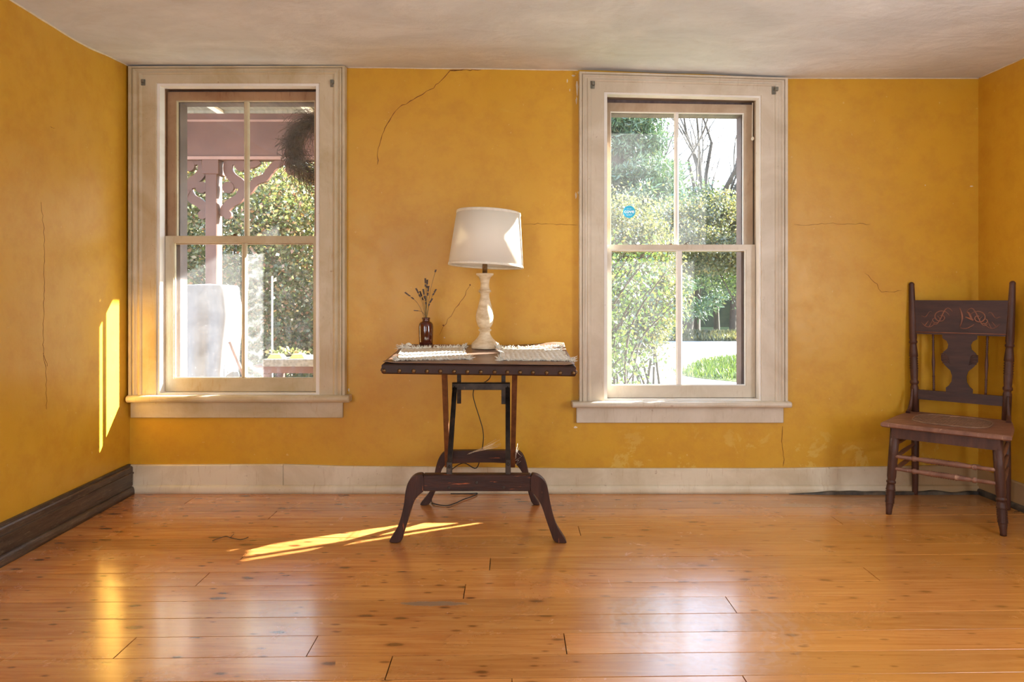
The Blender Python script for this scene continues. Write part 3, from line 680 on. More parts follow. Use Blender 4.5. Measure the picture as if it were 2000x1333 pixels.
def rod_bracket(px, py, w_, h_, label):
    q = P(px, py, YW - 0.032); mb = MB()
    mb.box(q.x - w_ / 2, q.x + w_ / 2, q.y - 0.003, q.y + 0.002, q.z - h_ / 2, q.z + h_ / 2, 0.001)
    mb.box(q.x - w_ * .12, q.x + w_ / 2, q.y - 0.018, q.y - 0.002, q.z - h_ * .12, q.z + h_ * .38, 0.002)
    mb.lathe([(0.0035, 0), (0.003, 0.002), (0.001, 0.003)], (q.x - w_ * .1, q.y - 0.003, q.z - h_ * .32), (0, -1, 0), 8)
    tag(mb.build('curtain_bracket', M['metal_grey']), label, 'bracket', 'curtain rod brackets on the window casings')
rod_bracket(279, 161, 0.026, 0.034, 'grey metal curtain bracket at top left corner of the porch window casing')
rod_bracket(649, 163, 0.022, 0.040, 'painted-over curtain bracket at top right corner of the porch window casing')
rod_bracket(1157, 166, 0.024, 0.042, 'curtain bracket at top left corner of the driveway window casing')
rod_bracket(1513, 177, 0.030, 0.042, 'dull square curtain bracket at top right corner of the driveway window casing')

# sticker on the glass
q = P(1229, 414, 3.822); mb = MB(); mb.lathe([(0.0345, 0), (0.0345, 0.0006)], (q.x, q.y, q.z), (0, -1, 0), 40, False)
stk = mb.build('window_sticker', M['sticker']); tag(stk, 'round blue security sticker on the upper left pane of the right window', 'sticker')
def text(s_, size, loc, parent, m, name='lettering'):
    cu = bpy.data.curves.new('t', 'FONT'); cu.body = s_; cu.size = size; cu.align_x = 'CENTER'; cu.align_y = 'CENTER'; cu.extrude = 0.0002; cu.offset = size * 0.012
    to = bpy.data.objects.new('t', cu); C.objects.link(to); bpy.context.view_layer.update()
    me = bpy.data.meshes.new_from_object(to.evaluated_get(bpy.context.evaluated_depsgraph_get())); bpy.data.objects.remove(to)
    me.transform(Matrix.Translation(loc) @ Matrix.Rotation(R(90), 4, 'X')); me.materials.clear(); me.materials.append(m)
    o = bpy.data.objects.new(name, me); C.objects.link(o); o.parent = parent; return o
text('cove', 0.030, (q.x, q.y - 0.0009, q.z + 0.002), stk, M['white_ink'])
mb = MB()
for dz, wd in ((0.0165, 0.024), (-0.0145, 0.034), (-0.020, 0.028)):
    n = int(wd / 0.002)
    for i in range(n):
        x = q.x - wd / 2 + i * 0.002
        if i % 7 != 5: mb.box(x, x + 0.0013, q.y - 0.0011, q.y - 0.0006, q.z + dz - 0.0009, q.z + dz + 0.0009)
tag(mb.build('small_print', M['white_ink'], stk), kind='stuff')

# ------------------------------------------------------------ table
TF, TB = 2.93, 3.55; TXL, TXR = -0.560, 0.275
SL = (0.817 - 0.782) / (TB - TF); RL = -0.011 / (TXR - TXL)
def tab_z(x, y): return 0.784 + (y - TF) * SL + (x - TXL) * RL
def on_table(px, py):
    lo_, hi_ = 2.7, 3.7
    for _ in range(40):
        m_ = (lo_ + hi_) / 2; x = PX(px, m_)
        if PZ(py, m_) > tab_z(x, m_) : lo_, hi_ = (m_, hi_) if False else (lo_, m_)
        else: lo_, hi_ = m_, hi_
    return None
def on_table(px, py):
    best = min(np.linspace(2.8, 3.65, 400), key=lambda y: abs(PZ(py, y) - tab_z(PX(px, y), y))); return Vector((PX(px, best), best, tab_z(PX(px, best), best)))
table = empty('folding_table', (-0.1425, 3.24, 0), label='dark wooden folding table with nail-studded edge between the windows', cat='table')
def tparts():
    # top: slab following the slightly raked plane
    th = 0.046; mb = MB()
    c = [(TXL, TF), (TXR, TF), (TXR, TB), (TXL, TB)]
    ins = 0.006
    def lv(dz, k): return [(x + (k if x < -0.1 else -k), y + (k if y < 3.2 else -k), tab_z(x, y) + dz) for x, y in c]
    L = [lv(-th, ins), lv(-th + ins, 0), lv(-ins - .002, 0), lv(-.002, ins)]
    vs = sum(L, []); fs = [(3, 2, 1, 0), (12, 13, 14, 15)]
    for a in range(3):
        for k in range(4): fs.append((a * 4 + k, a * 4 + (k + 1) % 4, (a + 1) * 4 + (k + 1) % 4, (a + 1) * 4 + k))
    mb.add(vs, fs); mb.build('tabletop', M['edge_band'], table)
    def cover(u, v):
        x = TXL + 0.004 + (TXR - TXL - 0.008) * u; y = TF + 0.004 + (TB - TF - 0.008) * v; z = tab_z(x, y) + 0.0012
        z += 0.0012 * (mnoise.noise(Vector((x * 7, y * 7, 0))) + 0.4)
        cu = max(0, u - 0.55) / 0.45 * max(0, (v - 0.72) / 0.28); z += 0.030 * cu ** 2.2 * max(0, 1 - max(0, u - .93) * 6)
        cl = max(0, 0.06 - u) / 0.06 * max(0, .08 - v) / .08; z += 0.006 * cl
        z += 0.005 * max(0, u - 0.95) / 0.05 * max(0, .15 - v) / .15
        if v > 0.8: z += 0.003 * (v - 0.8) / 0.2
        return (x, y, z)
    mb = MB(); mb.grid(cover, 60, 40)
    o = mb.build('table_covering', M['leather'], table)
    md = o.modifiers.new('s', 'SOLIDIFY'); md.thickness = 0.0016; md.offset = 1
    for px in (750, 780, 808, 834, 860, 887, 913, 939, 966, 991, 1016, 1041, 1068, 1094, 1120):
        x = PX(px, TF); mb = MB(); z = tab_z(x, TF) - 0.031
        mb.lathe([(0.0095, 0), (0.0092, 0.002), (0.0075, 0.0055), (0.0045, 0.008), (0.001, 0.009)], (x, TF + 0.0005, z), (0, -1, 0), 14); mb.build('nail', M['brass'], table)
    for xx, sg in ((TXL, -1), (TXR, 1)):
        for i in range(10):
            y = TF + 0.02 + i * 0.062; mb = MB(); mb.lathe([(0.0095, 0), (0.0092, 0.002), (0.0075, 0.0055), (0.0045, 0.008), (0.001, 0.009)], (xx - sg * 0.0005, y, tab_z(xx, y) - 0.031), (sg, 0, 0), 14); mb.build('nail', M['brass'], table)
    def c6(x, y): return (730 + x * 0.2851, 700 + y * 0.2851)
    def outline(pts, Y, dx=0.0): return [(P(*c6(x, y), Y)) for x, y in pts]
    def smooth_poly(pts, it=2):
        for _ in range(it):
            q = []
            for i in range(len(pts)):
                a, b = pts[i], pts[(i + 1) % len(pts)]
                q += [a.lerp(b, 0.25), a.lerp(b, 0.75)]
            pts = q
        return pts
    def leg(pts, Y, th, foot_py):
        pl = outline(pts, Y + 0.0); pl = [Vector((p.x, p.y, max(p.z, 0.0))) for p in pl]
        pl = smooth_poly(pl, 2)
        zm = min(p.z for p in pl); pl = [Vector((p.x, p.y, p.z - zm * max(0, 1 - p.z / 0.15))) for p in pl]
        mb = MB(); mb.prism(pl, (0, th, 0)); o = mb.build('leg', M['table_wood'], table)
        b = o.modifiers.new('b', 'BEVEL'); b.width = 0.005; b.segments = 2; b.limit_method = 'ANGLE'; b.angle_limit = R(50)
    YF = 2.96; YR = 3.495
    leg([(345, 800), (300, 797), (262, 815), (230, 855), (213, 930), (207, 1000), (190, 1075), (162, 1155), (128, 1205), (106, 1236), (106, 1252), (187, 1254), (203, 1195), (232, 1120), (256, 1035), (284, 965), (325, 925), (345, 915)], YF, 0.045, 1254)
    leg([(1073, 800), (1110, 800), (1150, 820), (1185, 862), (1200, 930), (1208, 985), (1228, 1075), (1252, 1150), (1288, 1205), (1322, 1258), (1320, 1268), (1236, 1266), (1212, 1195), (1178, 1100), (1150, 1010), (1118, 955), (1085, 920), (1073, 915)], YF, 0.045, 1268)
    leg([(505, 636), (478, 645), (448, 678), (430, 725), (414, 800), (404, 880), (375, 930), (318, 996), (318, 1008), (380, 1008), (408, 940), (440, 880), (452, 800), (475, 745), (505, 722)], YR, 0.04, 1008)
    leg([(965, 636), (1000, 640), (1025, 665), (1045, 715), (1062, 790), (1072, 870), (1095, 930), (1137, 985), (1137, 998), (1088, 998), (1062, 930), (1040, 850), (1020, 790), (990, 745), (965, 722)], YR, 0.04, 998)
    mb = MB(); a, b = P(*c6(338, 800), YF), P(*c6(1078, 915), YF); mb.box(a.x, b.x, YF + 0.002, YF + 0.043, b.z, a.z, 0.004); fr = mb.build('front_rail', M['table_wood_h'], table)
    for sx_, sy_ in ((515, 888), (890, 888), (705, 855)):
        p_ = P(*c6(sx_, sy_), YF); mb = MB(); mb.lathe([(0.0065, -.001), (0.0065, 0.002), (0.005, 0.003)], (p_.x, YF + 0.002, p_.z), (0, -1, 0), 12); mb.build('screw', M['metal_dark'], fr)
    pts = outline([(500, 636), (970, 634), (970, 724), (900, 720), (820, 716), (700, 716), (600, 720), (500, 726)], YR)
    mb = MB(); mb.prism(pts, (0, 0.035, 0)); mb.build('rear_rail', M['table_wood_h'], table)
    # iron U frame rising from the front rail and leaning back
    ztop = 0.665; Yt = 3.27
    fl0 = P(*c6(515, 790), 2.985); fr0 = P(*c6(920, 790), 2.985); tl = P(*c6(556, 190), Yt); tr = P(*c6(918, 190), Yt)
    mb = MB()
    for a, b in ((fl0, tl), (fr0, tr)): mb.bar(a, b, 0.014, 0.022, (1, 0, 0)); mb.bar(a, b, 0.022, 0.005, (1, 0, 0))
    mb.box(P(*c6(538, 0), Yt).x, P(*c6(934, 0), Yt).x, Yt - 0.014, Yt - 0.008, PZ(c6(0, 216)[1], Yt), PZ(c6(0, 167)[1], Yt), 0.001)
    mb.box(P(*c6(538, 0), Yt).x, P(*c6(934, 0), Yt).x, Yt - 0.014, Yt + 0.012, PZ(c6(0, 173)[1], Yt), PZ(c6(0, 167)[1], Yt))
    mb.build('iron_frame', M['metal_dark'], table)
    for x0_, x1_, y0_, y1_ in ((498, 538, 710, 796), (902, 939, 692, 796)):
        a = P(*c6(x0_, y0_), 2.975); b = P(*c6(x1_, y1_), 2.975); mb = MB(); mb.box(a.x, b.x, 2.968, 2.978, b.z - .004, a.z, 0.002)
        mb.lathe([(0.006, 0), (0.006, 0.003), (0.003, 0.006)], ((a.x + b.x) / 2, 2.968, a.z - 0.02), (0, -1, 0), 10); mb.build('hinge_plate', M['metal_dark'], table)
    for x0_, x1_, y1_ in ((570, 598, 312), (874, 903, 316)):
        Ys = 3.31; a = P(*c6(x0_, 115), Ys); b = P(*c6(x1_, y1_), Ys); mb = MB(); mb.box(a.x, b.x, Ys, Ys + 0.012, b.z, tab_z(a.x, Ys) - 0.044, 0.001); mb.build('iron_strap', M['metal_dark'], table)
    for (xa, xb) in ((484, 506), (966, 952)):
        a = P(*c6(xa, 115), 3.06); a.z = tab_z(a.x, a.y) - 0.044; b = P(*c6(xb, 735), 3.48); mb = MB(); mb.bar(a, b, 0.026, 0.024, (1, 0, 0)); mb.build('strut', M['strut_wood'], table)
    for x_ in (432, 875, 1008, 655):
        a = P(*c6(x_, 118), 3.0); mb = MB(); zz = tab_z(a.x, 3.0) - 0.045; mb.box(a.x - 0.012, a.x + 0.012, 2.98, 3.5, zz - 0.006, zz + .003, 0.001); mb.build('cleat', M['table_wood'], table)
tparts()

# ------------------------------------------------------------ lamp
lp = Vector((PX(947, 3.43), 3.43, 0)); lp.z = tab_z(lp.x, lp.y) + 0.0035
lamp = empty('table_lamp', lp, label='table lamp with tilted white drum shade on a turned whitewashed wooden base', cat='lamp')
k = 6.95e-4
pr = [(95, 1117), (97, 1112), (97, 1088), (93, 1078), (80, 1066), (72, 1058), (60, 1046), (50, 1032), (42, 1018), (37, 1002), (38, 994), (45, 990), (47, 984), (46, 978), (38, 975), (36, 970), (44, 963), (54, 945), (61, 925), (65, 900), (65, 878), (60, 850), (51, 820), (43, 790), (36, 762), (32, 738), (32, 722), (36, 714), (46, 708), (47, 702), (45, 697), (37, 692), (33, 680), (31, 660), (32, 640), (36, 618), (44, 600), (56, 590), (63, 586), (64, 578), (62, 574)]
mb = MB(); mb.lathe([(r * k, (1117 - y) * k) for r, y in pr], lp, n=40); mb.build('base', M['lamp_wood'], lamp)
hb = (1117 - 574) * k
mb = MB(); mb.lathe([(0.0125, hb - .001), (0.0125, hb + 0.060), (0.008, hb + .062), (0.008, hb + 0.10)], lp, n=16); mb.build('socket', M['brass'], lamp)
rot = Matrix.Translation(lp + Vector((0.004, 0, hb + 0.03))) @ Matrix.Rotation(R(3.0), 4, 'Y') @ Matrix.Rotation(R(-1.5), 4, 'X')
rb, rt, hh = 0.188, 0.160, 0.277
def shade_surf(off): 
    vs = []; fs = []; n = 64
    lev = [0, .5, 1.0]
    return None
n = 72; vs = []; fs = []
for (r, z) in ((rb, 0.008), (rt, hh), (rt - 0.002, hh), (rb - 0.002, 0.008)):
    for i in range(n): a = 2 * math.pi * i / n; vs.append((r * math.cos(a), r * math.sin(a), z))
for a in range(4):
    for i in range(n): fs.append((a * n + i, a * n + (i + 1) % n, ((a + 1) % 4) * n + (i + 1) % n, ((a + 1) % 4) * n + i))
mb = MB(); mb.add(vs, fs, False); mb.xf(rot); so_ = mb.build('lamp_shade', M['shade'], lamp)
for p_ in so_.data.polygons: p_.use_smooth = True
so_.data.polygons.foreach_get
for z0, z1, ra in ((0.004, 0.016, rb), (hh - 0.012, hh + 0.002, rt)):
    slope = (rt - rb) / (hh - .008); mb = MB(); vs = []; fs = []
    for (dr, z) in ((0.0012, z0), (0.0022, (z0 + z1) / 2), (0.0012, z1), (-0.0032, z1), (-0.0042, (z0 + z1) / 2), (-0.0032, z0)):
        r = rb + slope * (z - 0.008) + dr
        for i in range(n): a = 2 * math.pi * i / n; vs.append((r * math.cos(a), r * math.sin(a), z))
    for a in range(6):
        for i in range(n): fs.append((a * n + i, a * n + (i + 1) % n, ((a + 1) % 6) * n + (i + 1) % n, ((a + 1) % 6) * n + i))
    mb.add(vs, fs, True); mb.xf(rot); mb.build('shade_trim', M['linen'], lamp)
mb = MB()
for i in range(3):
    a = 2 * math.pi * i / 3 + 0.4; mb.tube([(0.006 * math.cos(a), 0.006 * math.sin(a), hh - 0.03), ((rt - .003) * math.cos(a), (rt - .003) * math.sin(a), hh - 0.008)], 0.0015, 6)
mb.xf(rot); mb.build('shade_spider', M['brass'], lamp)
mb = MB(); mb.lathe([(0.008, hb + 0.098), (0.018, hb + 0.115), (0.028, hb + 0.145), (0.028, hb + 0.165), (0.018, hb + 0.185), (0.002, hb + 0.193)], lp, n=20); mb.build('bulb', M['linen'], lamp)
cp = [(lp.x + 0.01, lp.y + 0.06, lp.z + 0.006), (lp.x + 0.02, TB - 0.02, tab_z(lp.x, TB) + 0.012), (lp.x + 0.025, TB + 0.012, tab_z(lp.x, TB) + 0.004), (lp.x + 0.02, TB + 0.016, 0.70)]
for px, py, Y in ((958, 735, 3.56), (950, 745, 3.56), (930, 755, 3.56), (924, 770, 3.57), (928, 790, 3.57), (936, 815, 3.57), (943, 840, 3.57), (944, 860, 3.57), (940, 885, 3.57), (930, 915, 3.6), (905, 905, 3.6), (880, 920, 3.62), (865, 940, 3.62)): cp.append(P(px, py, Y))
def fl(px, py, dz=0.005): Y = CAMH * F / (py - HOR); return Vector((PX(px, Y), Y, dz))
cp += [fl(846, 977, 0.03), fl(843, 982), fl(850, 987), fl(872, 990), fl(890, 985), fl(905, 978), fl(925, 971), fl(932, 966), fl(915, 967, 0.006), fl(880, 968, 0.008)]
def catmull(pts, m_=6):
    pts = [Vector(p) for p in pts]; out = []
    for i in range(len(pts) - 1):
        p0, p1, p2, p3 = pts[max(i - 1, 0)], pts[i], pts[i + 1], pts[min(i + 2, len(pts) - 1)]
        for j in range(m_):
            t = j / m_; out.append(0.5 * ((2 * p1) + (p2 - p0) * t + (2 * p0 - 5 * p1 + 4 * p2 - p3) * t * t + (3 * p1 - p0 - 3 * p2 + p3) * t ** 3))
    out.append(pts[-1]); return out
mb = MB(); mb.tube(catmull(cp, 6), 0.0026, 6); mb.build('cord', M['cord'], lamp)

# ------------------------------------------------------------ bottle and lavender
bq = on_table(832, 675); bq.z += 0.0035
s_ = bq.y / F * 0.27
pr = [(44, 0), (49, 4), (50, 20), (52, 60), (53, 100), (53, 130), (50, 150), (42, 162), (31, 168), (28, 172), (28, 184), (30, 187), (30, 196), (26, 197), (25, 180), (24, 160)]
mb = MB(); mb.lathe([(r * s_, z * s_) for r, z in pr], bq, n=36); bottle = mb.build('bottle', M['bottle']); tag(bottle, 'small dark brown glass bottle holding dried lavender on the table', 'bottle')
mouth = bq + Vector((0, 0, 190 * s_))
spr = [((485, 550), 16, 1), ((410, 612), 60, 1), ((424, 622), 60, 1), ((344, 684), 70, 1), ((266, 712), 80, 1), ((486, 690), 50, 1), ((333, 840), 30, 1), ((458, 758), 60, 1), ((372, 705), 70, 1), ((434, 668), 70, 1), ((395, 690), 70, 1), ((412, 740), 60, 1)]
names_l = ['tallest dried lavender sprig, leaning right out of the bottle', 'upright dried lavender sprig ending highest above the middle of the bottle', None, 'dried lavender sprig leaning left, second from the outside of the bunch', 'dried lavender sprig arching furthest left out of the bottle', 'dried lavender sprig leaning right below the tallest one', 'short low dried lavender sprig bent left just above the bottle neck', None, None, None, None, None]
for i, ((cx, cy), hl, _) in enumerate(spr):
    px, py = 720 + cx * 0.27, 380 + cy * 0.27; Y = bq.y + [0.01, -.01, .02, -.02, 0.0, .02, -.01, -.02, .015, 0.01, -.01, .0][i]
    tip = P(px, py, Y); b0 = mouth + Vector((random.uniform(-.008, .008), random.uniform(-.008, .008), -0.05)); b1 = mouth + Vector(((tip.x - mouth.x) * .10, random.uniform(-.008, .008), 0.01))
    b1.x = max(mouth.x - .013, min(mouth.x + .013, b1.x))
    mid = b1.lerp(tip, 0.5) + Vector((-(tip.x - b1.x) * 0.14, 0, 0.01))
    path = catmull([b0, b1, mid, tip], 7)
    root = empty('lavender_sprig', b1, label=names_l[i] or 'thin dried lavender sprig in the middle of the bunch in the bottle', cat='lavender', group='dried lavender sprigs in the brown bottle')
    mb = MB(); mb.tube(path, [0.0011] * len(path), 5); mb.build('stem', M['stem'], root)
    mb = MB(); L = hl * 0.27 * s_ / 0.27 * 1.0; acc = 0; pts = path[::-1]; Lm = hl * s_
    d_ = (pts[0] - pts[4]).normalized(); m_ = max(5, int(Lm / 0.0035))
    for j in range(m_):
        t = j / m_ * Lm; idx = 0; rem = t
        while idx < len(pts) - 2 and rem > (pts[idx + 1] - pts[idx]).length: rem -= (pts[idx + 1] - pts[idx]).length; idx += 1
        c = pts[idx].lerp(pts[idx + 1], min(1, rem / max(1e-6, (pts[idx + 1] - pts[idx]).length)))
        if hl > 30 and 0.55 < j / m_ < 0.7: continue
        for q_ in range(3):
            a = q_ * 2.1 + j * 1.3; off = Vector((math.cos(a), math.sin(a), 0)) * 0.0032; ax = (d_ + Vector((math.cos(a), math.sin(a), 0)) * 0.8).normalized()
            mb.lathe([(0.0003, -0.001), (0.0022, 0.001), (0.0021, 0.003), (0.0003, 0.006)], c + off * .4, ax, 5)
    mb.build('flower_spike', M['lav'], root)

# ------------------------------------------------------------ mats
def mat_obj(corners, label, curl, seed, ribs):
    TLc, TRc, BRc, BLc = [on_table(*c) for c in corners]
    root = empty('placemat', (TLc + TRc + BRc + BLc) / 4, label=label, cat='placemat', group='fringed cream placemats on the table')
    def pos(u, v, lift=0.0):
        p = BLc.lerp(BRc, u).lerp(TLc.lerp(TRc, u), v)
        p = p + Vector((mnoise.noise(Vector((v * 5, seed, 0))) * 0.008, mnoise.noise(Vector((u * 6, seed, 4))) * 0.010, 0))
        rib = abs(math.sin(math.pi * (u * ribs + 0.35 * v + 0.2 * math.sin(v * 5)))) * 0.0026
        wv = abs(math.sin(v * 95 + (int(u * ribs * 2) % 2) * 1.57)) * 0.0011
        z = tab_z(p.x, p.y) + 0.0045 + rib + wv + lift + 0.003 * max(0, mnoise.noise(Vector((u * 4, v * 4, seed))))
        z += curl * max(0, 0.10 - u) / 0.10 * v * .012
        return Vector((p.x, p.y, z))
    mb = MB(); mb.grid(lambda u, v: pos(u, v), 110, 70); nb = len(mb.v)
    o = mb.build('woven_body', M['mat'], root); md = o.modifiers.new('s', 'SOLIDIFY'); md.thickness = 0.003; md.offset = -1
    mb = MB(); r_ = random.Random(seed)
    def strand(p, d, L, r):
        pts = [p]; v_ = d.copy()
        for j in range(5):
            v_ = (v_ + Vector((r_.uniform(-.7, .7), r_.uniform(-.7, .7), r_.uniform(-.5, .6)))).normalized(); nx = pts[-1] + v_ * L / 5
            nx.z = max(nx.z, tab_z(nx.x, nx.y) + 0.0045) if nx.x > TXL and nx.y > TF and nx.x < TXR else nx.z
            pts.append(nx)
        mb.tube(pts, [r, r * 1.1, r, r * .9, r * .7, r * .4], 4)
    for i in range(210):
        u = r_.random()
        strand(pos(u, 0.0), Vector((r_.uniform(-.5, .5), -1, 0.1)), r_.uniform(0.008, 0.018), 0.0017)
        strand(pos(u, 1.0), Vector((r_.uniform(-.7, .7), 0.8, 0.5)), r_.uniform(0.008, 0.024), 0.0017)
    for i in range(60):
        v = r_.random()
        strand(pos(0.0, v), Vector((-1, r_.uniform(-.5, .5), 0.1)), r_.uniform(0.006, 0.014), 0.0016)
        strand(pos(1.0, v), Vector((1, r_.uniform(-.5, .5), 0.1)), r_.uniform(0.006, 0.014), 0.0016)
    for (u, v, dx, dy) in ((0, 0, -1, -.4), (1, 0, 1, -.3), (1, 1, 1, .1), (0, 1, -.8, .5)):
        for j in range(26): strand(pos(u, v) + Vector((r_.uniform(-.006, .006), r_.uniform(-.006, .006), r_.uniform(0, .004))), Vector((dx, dy + r_.uniform(-.35, .35), 0.15)), r_.uniform(0.02, 0.040), 0.0020)
    if seed == 3:   # coil of twisted fringe at the far left corner
        c = pos(0.09, 1.0) + Vector((0, 0, 0.012))
        for j in range(5):
            rr_ = 0.006 + j * 0.0022; mb.tube([c + Vector((rr_ * math.cos(t), j * 0.002 - .004, rr_ * 0.85 * math.sin(t))) for t in np.linspace(0, 5.6, 14)], 0.0022, 5)
    tag(mb.build('fringe', M['mat'], root), kind='stuff')
mat_obj([(787, 684), (902, 682), (912, 704), (779, 706)], 'cream fringed placemat on the left half of the table, under the bottle', 0.3, 3, 16)
mat_obj([(976, 685), (1090, 682), (1113, 707), (981, 706)], 'cream ribbed fringed placemat on the right half of the table, beyond the lamp', 0.6, 8, 13)

# ------------------------------------------------------------ chair
ch_o = Vector((2.185, 3.389, 0)); u_ = Vector((0.755, -0.656, 0)).normalized(); v_ = Vector((-u_.y, u_.x, 0))
chair = empty('side_chair', ch_o, label='old reddish brown wooden chair with carved crest and cane seat in the right corner', cat='chair')
def cw(x, y, z): return ch_o + u_ * x + v_ * y + Vector((0, 0, z))
def lz(mbx, prof, a, b, n=18):
    d = (b - a); L = d.length
    mbx.lathe([(r, t * L) for t, r in prof], a, d, n); return mbx
def turned(base, seq): return seq
BW = 0.205; FW = 0.218; BD = 0.222; FD = -0.232
# rear posts (lean back slightly above the seat)
for sx_ in (-1, 1):
    top = cw(sx_ * (BW + 0.018), BD + 0.022, 1.150); seat = cw(sx_ * BW * 0.97, BD - 0.012, 0.44); foot = cw(sx_ * (BW - .002), BD + 0.006, 0.0)
    pts = [(0, .013), (.02, .014), (.45, .018), (1, .0195)]
    mb = MB(); lz(mb, pts, foot, seat)
    up = [(0, .0195), (.20, .0195), (.215, .0165), (.222, .0165), (.23, .0215), (.245, .0215), (.255, .0165), (.27, .018), (.33, .020)]
    for g_ in range(6): up += [(.335 + g_ * .018, .0178), (.344 + g_ * .018, .0222)]
    up += [(.47, .020), (.52, .0165), (.53, .016), (.535, .0205), (.548, .0205), (.555, .016), (.57, .019), (.8, .0168), (.97, .0135), (.985, .014), (.995, .010), (1, .004)]
    lz(mb, up, seat, top); mb.build('rear_post', M['chair'], chair)
# front legs
for sx_ in (-1, 1):
    a = cw(sx_ * (FW + 0.012), FD - 0.010, 0.0); b = cw(sx_ * (FW - 0.012), FD + 0.01, 0.425)
    pf = [(0, .0125), (.03, .0135), (.06, .014), (.12, .018)]
    for g_ in range(9): pf += [(.13 + g_ * .018, .0172), (.139 + g_ * .018, .0222)]
    pf += [(.30, .0205), (.34, .0185), (.36, .017), (.365, .021), (.385, .0215), (.392, .017), (.40, .0175), (.44, .0205), (.7, .0215), (1, .0215)]
    mb = MB(); lz(mb, pf, a, b); mb.build('front_leg', M['chair'], chair)
# seat frame: plan outline with opening
def plan(k, z, grow=0.0):
    pts = []
    fw, bw, fd, bd = 0.262 + grow, 0.222 + grow, -0.262 - grow, 0.218 + grow
    raw_ = [(-fw, fd), (-fw * .5, fd - .006), (0, fd - .009), (fw * .5, fd - .006), (fw, fd), (fw - .012, 0), (bw + .004, bd - .02), (bw - .01, bd), (-bw + .01, bd), (-bw - .004, bd - .02), (-fw + .012, 0)]
    return raw_
out_ = plan(1, 0); inn_ = []
n = 44
def resample(poly, n, phase=0):
    P_ = [Vector((a, b)) for a, b in poly]; P_.append(P_[0]); L = [0]
    for a, b in zip(P_[:-1], P_[1:]): L.append(L[-1] + (b - a).length)
    res = []
    for i in range(n):
        t = (i + phase) / n * L[-1]
        for j in range(len(L) - 1):
            if L[j] <= t <= L[j + 1] + 1e-9: res.append(P_[j].lerp(P_[j + 1], (t - L[j]) / max(1e-9, L[j + 1] - L[j]))); break
    return res
n = 64
outer = []
angs = [2 * math.pi * i / n for i in range(n)]
def ray_poly(poly, a):
    d = Vector((math.cos(a), math.sin(a))); best = None
    for i in range(len(poly)):
        p = Vector(poly[i]); q_ = Vector(poly[(i + 1) % len(poly)]); e = q_ - p; den = d.x * e.y - d.y * e.x
        if abs(den) < 1e-9: continue
        t = (p.x * e.y - p.y * e.x) / den; s2 = (p.x * d.y - p.y * d.x) / den
        if t > 0 and -1e-6 <= s2 <= 1 + 1e-6: best = t if best is None else max(best, t)
    return d * best
def sup(a, rx, ry, e=3.2): c, s2 = math.cos(a), math.sin(a); r = (abs(c / rx) ** e + abs(s2 / ry) ** e) ** (-1 / e); return Vector((r * c, r * s2))
zt_, zb_ = 0.452, 0.426
vs = []; fs = []
rings = [(1, zb_ + .002, .97), (1, zb_ + .008, 1.0), (1, zt_ - .006, 1.0), (1, zt_, .98)]
for _, z, k2 in rings:
    for a in angs: p = ray_poly(out_, a) * k2; vs.append(cw(p.x, p.y, z))
for z in (zt_, zb_ + .002):
    for a in angs: p = sup(a, 0.158, 0.150); vs.append(cw(p.x, p.y - .01, z))
m6 = 6
for a in range(m6):
    for i in range(n): fs.append((a * n + i, a * n + (i + 1) % n, ((a + 1) % m6) * n + (i + 1) % n, ((a + 1) % m6) * n + i))
mb = MB(); mb.add(vs, fs); mb.build('seat_frame', M['chair_seat'], chair)
# cane: woven strips in three directions with open holes
mb = MB(); zc = 0.4505
def strip(p, d, wd, dz):
    d = d.normalized(); nn = Vector((-d.y, d.x)); ts = []
    for t in np.linspace(-0.3, 0.3, 241):
        q_ = p + d * t
        if (abs(q_.x / .166) ** 3.2 + abs((q_.y + .01) / .158) ** 3.2) < 1: ts.append(t)
    if len(ts) < 3: return
    a, b = p + d * ts[0], p + d * ts[-1]
    vs = []
    for q_ in (a, b):
        for s3 in (-1, 1):
            for z in (0, .0012): w_ = q_ + nn * wd / 2 * s3; vs.append(cw(w_.x, w_.y, zc + dz + z))
    mb.add(vs, [(0, 2, 6, 4), (1, 5, 7, 3), (0, 4, 5, 1), (2, 3, 7, 6), (0, 1, 3, 2), (4, 6, 7, 5)])
for i in range(-10, 11):
    strip(Vector((i * .0165, 0)), Vector((0, 1)), .0055, 0); strip(Vector((0, i * .0165 - .01)), Vector((1, 0)), .0055, .0012)
for i in range(-14, 15):
    strip(Vector((i * .0233, 0)), Vector((1, 1)), .0026, .0024); strip(Vector((i * .0233, 0)), Vector((1, -1)), .0026, .0034)
tag(mb.build('cane_panel', M['cane'], chair), kind='stuff')
mb = MB(); mb.tube([cw(sup(a, .163, .155).x, sup(a, .163, .155).y - .01, zt_ + .0035) for a in angs + [angs[0]]], .003, 6); mb.build('cane_spline', M['cane'], chair)
# aprons
def plank_l(a, b, z0, z1, th, m='chair', name='seat_rail'):
    a = cw(a[0], a[1], 0); b = cw(b[0], b[1], 0); d = (b - a).normalized(); nn = Vector((-d.y, d.x, 0)) * th / 2
    mb = MB(); mb.prism([a - nn + Vector((0, 0, z0)), b - nn + Vector((0, 0, z0)), b - nn + Vector((0, 0, z1)), a - nn + Vector((0, 0, z1))], nn * 2); return mb.build(name, M[m], chair)
plank_l((-FW, FD - .004), (FW, FD - .004), 0.378, 0.428, 0.018)
plank_l((-FW, FD), (-BW, BD), 0.388, 0.428, 0.016); plank_l((FW, FD), (BW, BD), 0.388, 0.428, 0.016); plank_l((-BW, BD - .01), (BW, BD - .01), 0.395, 0.428, 0.016)
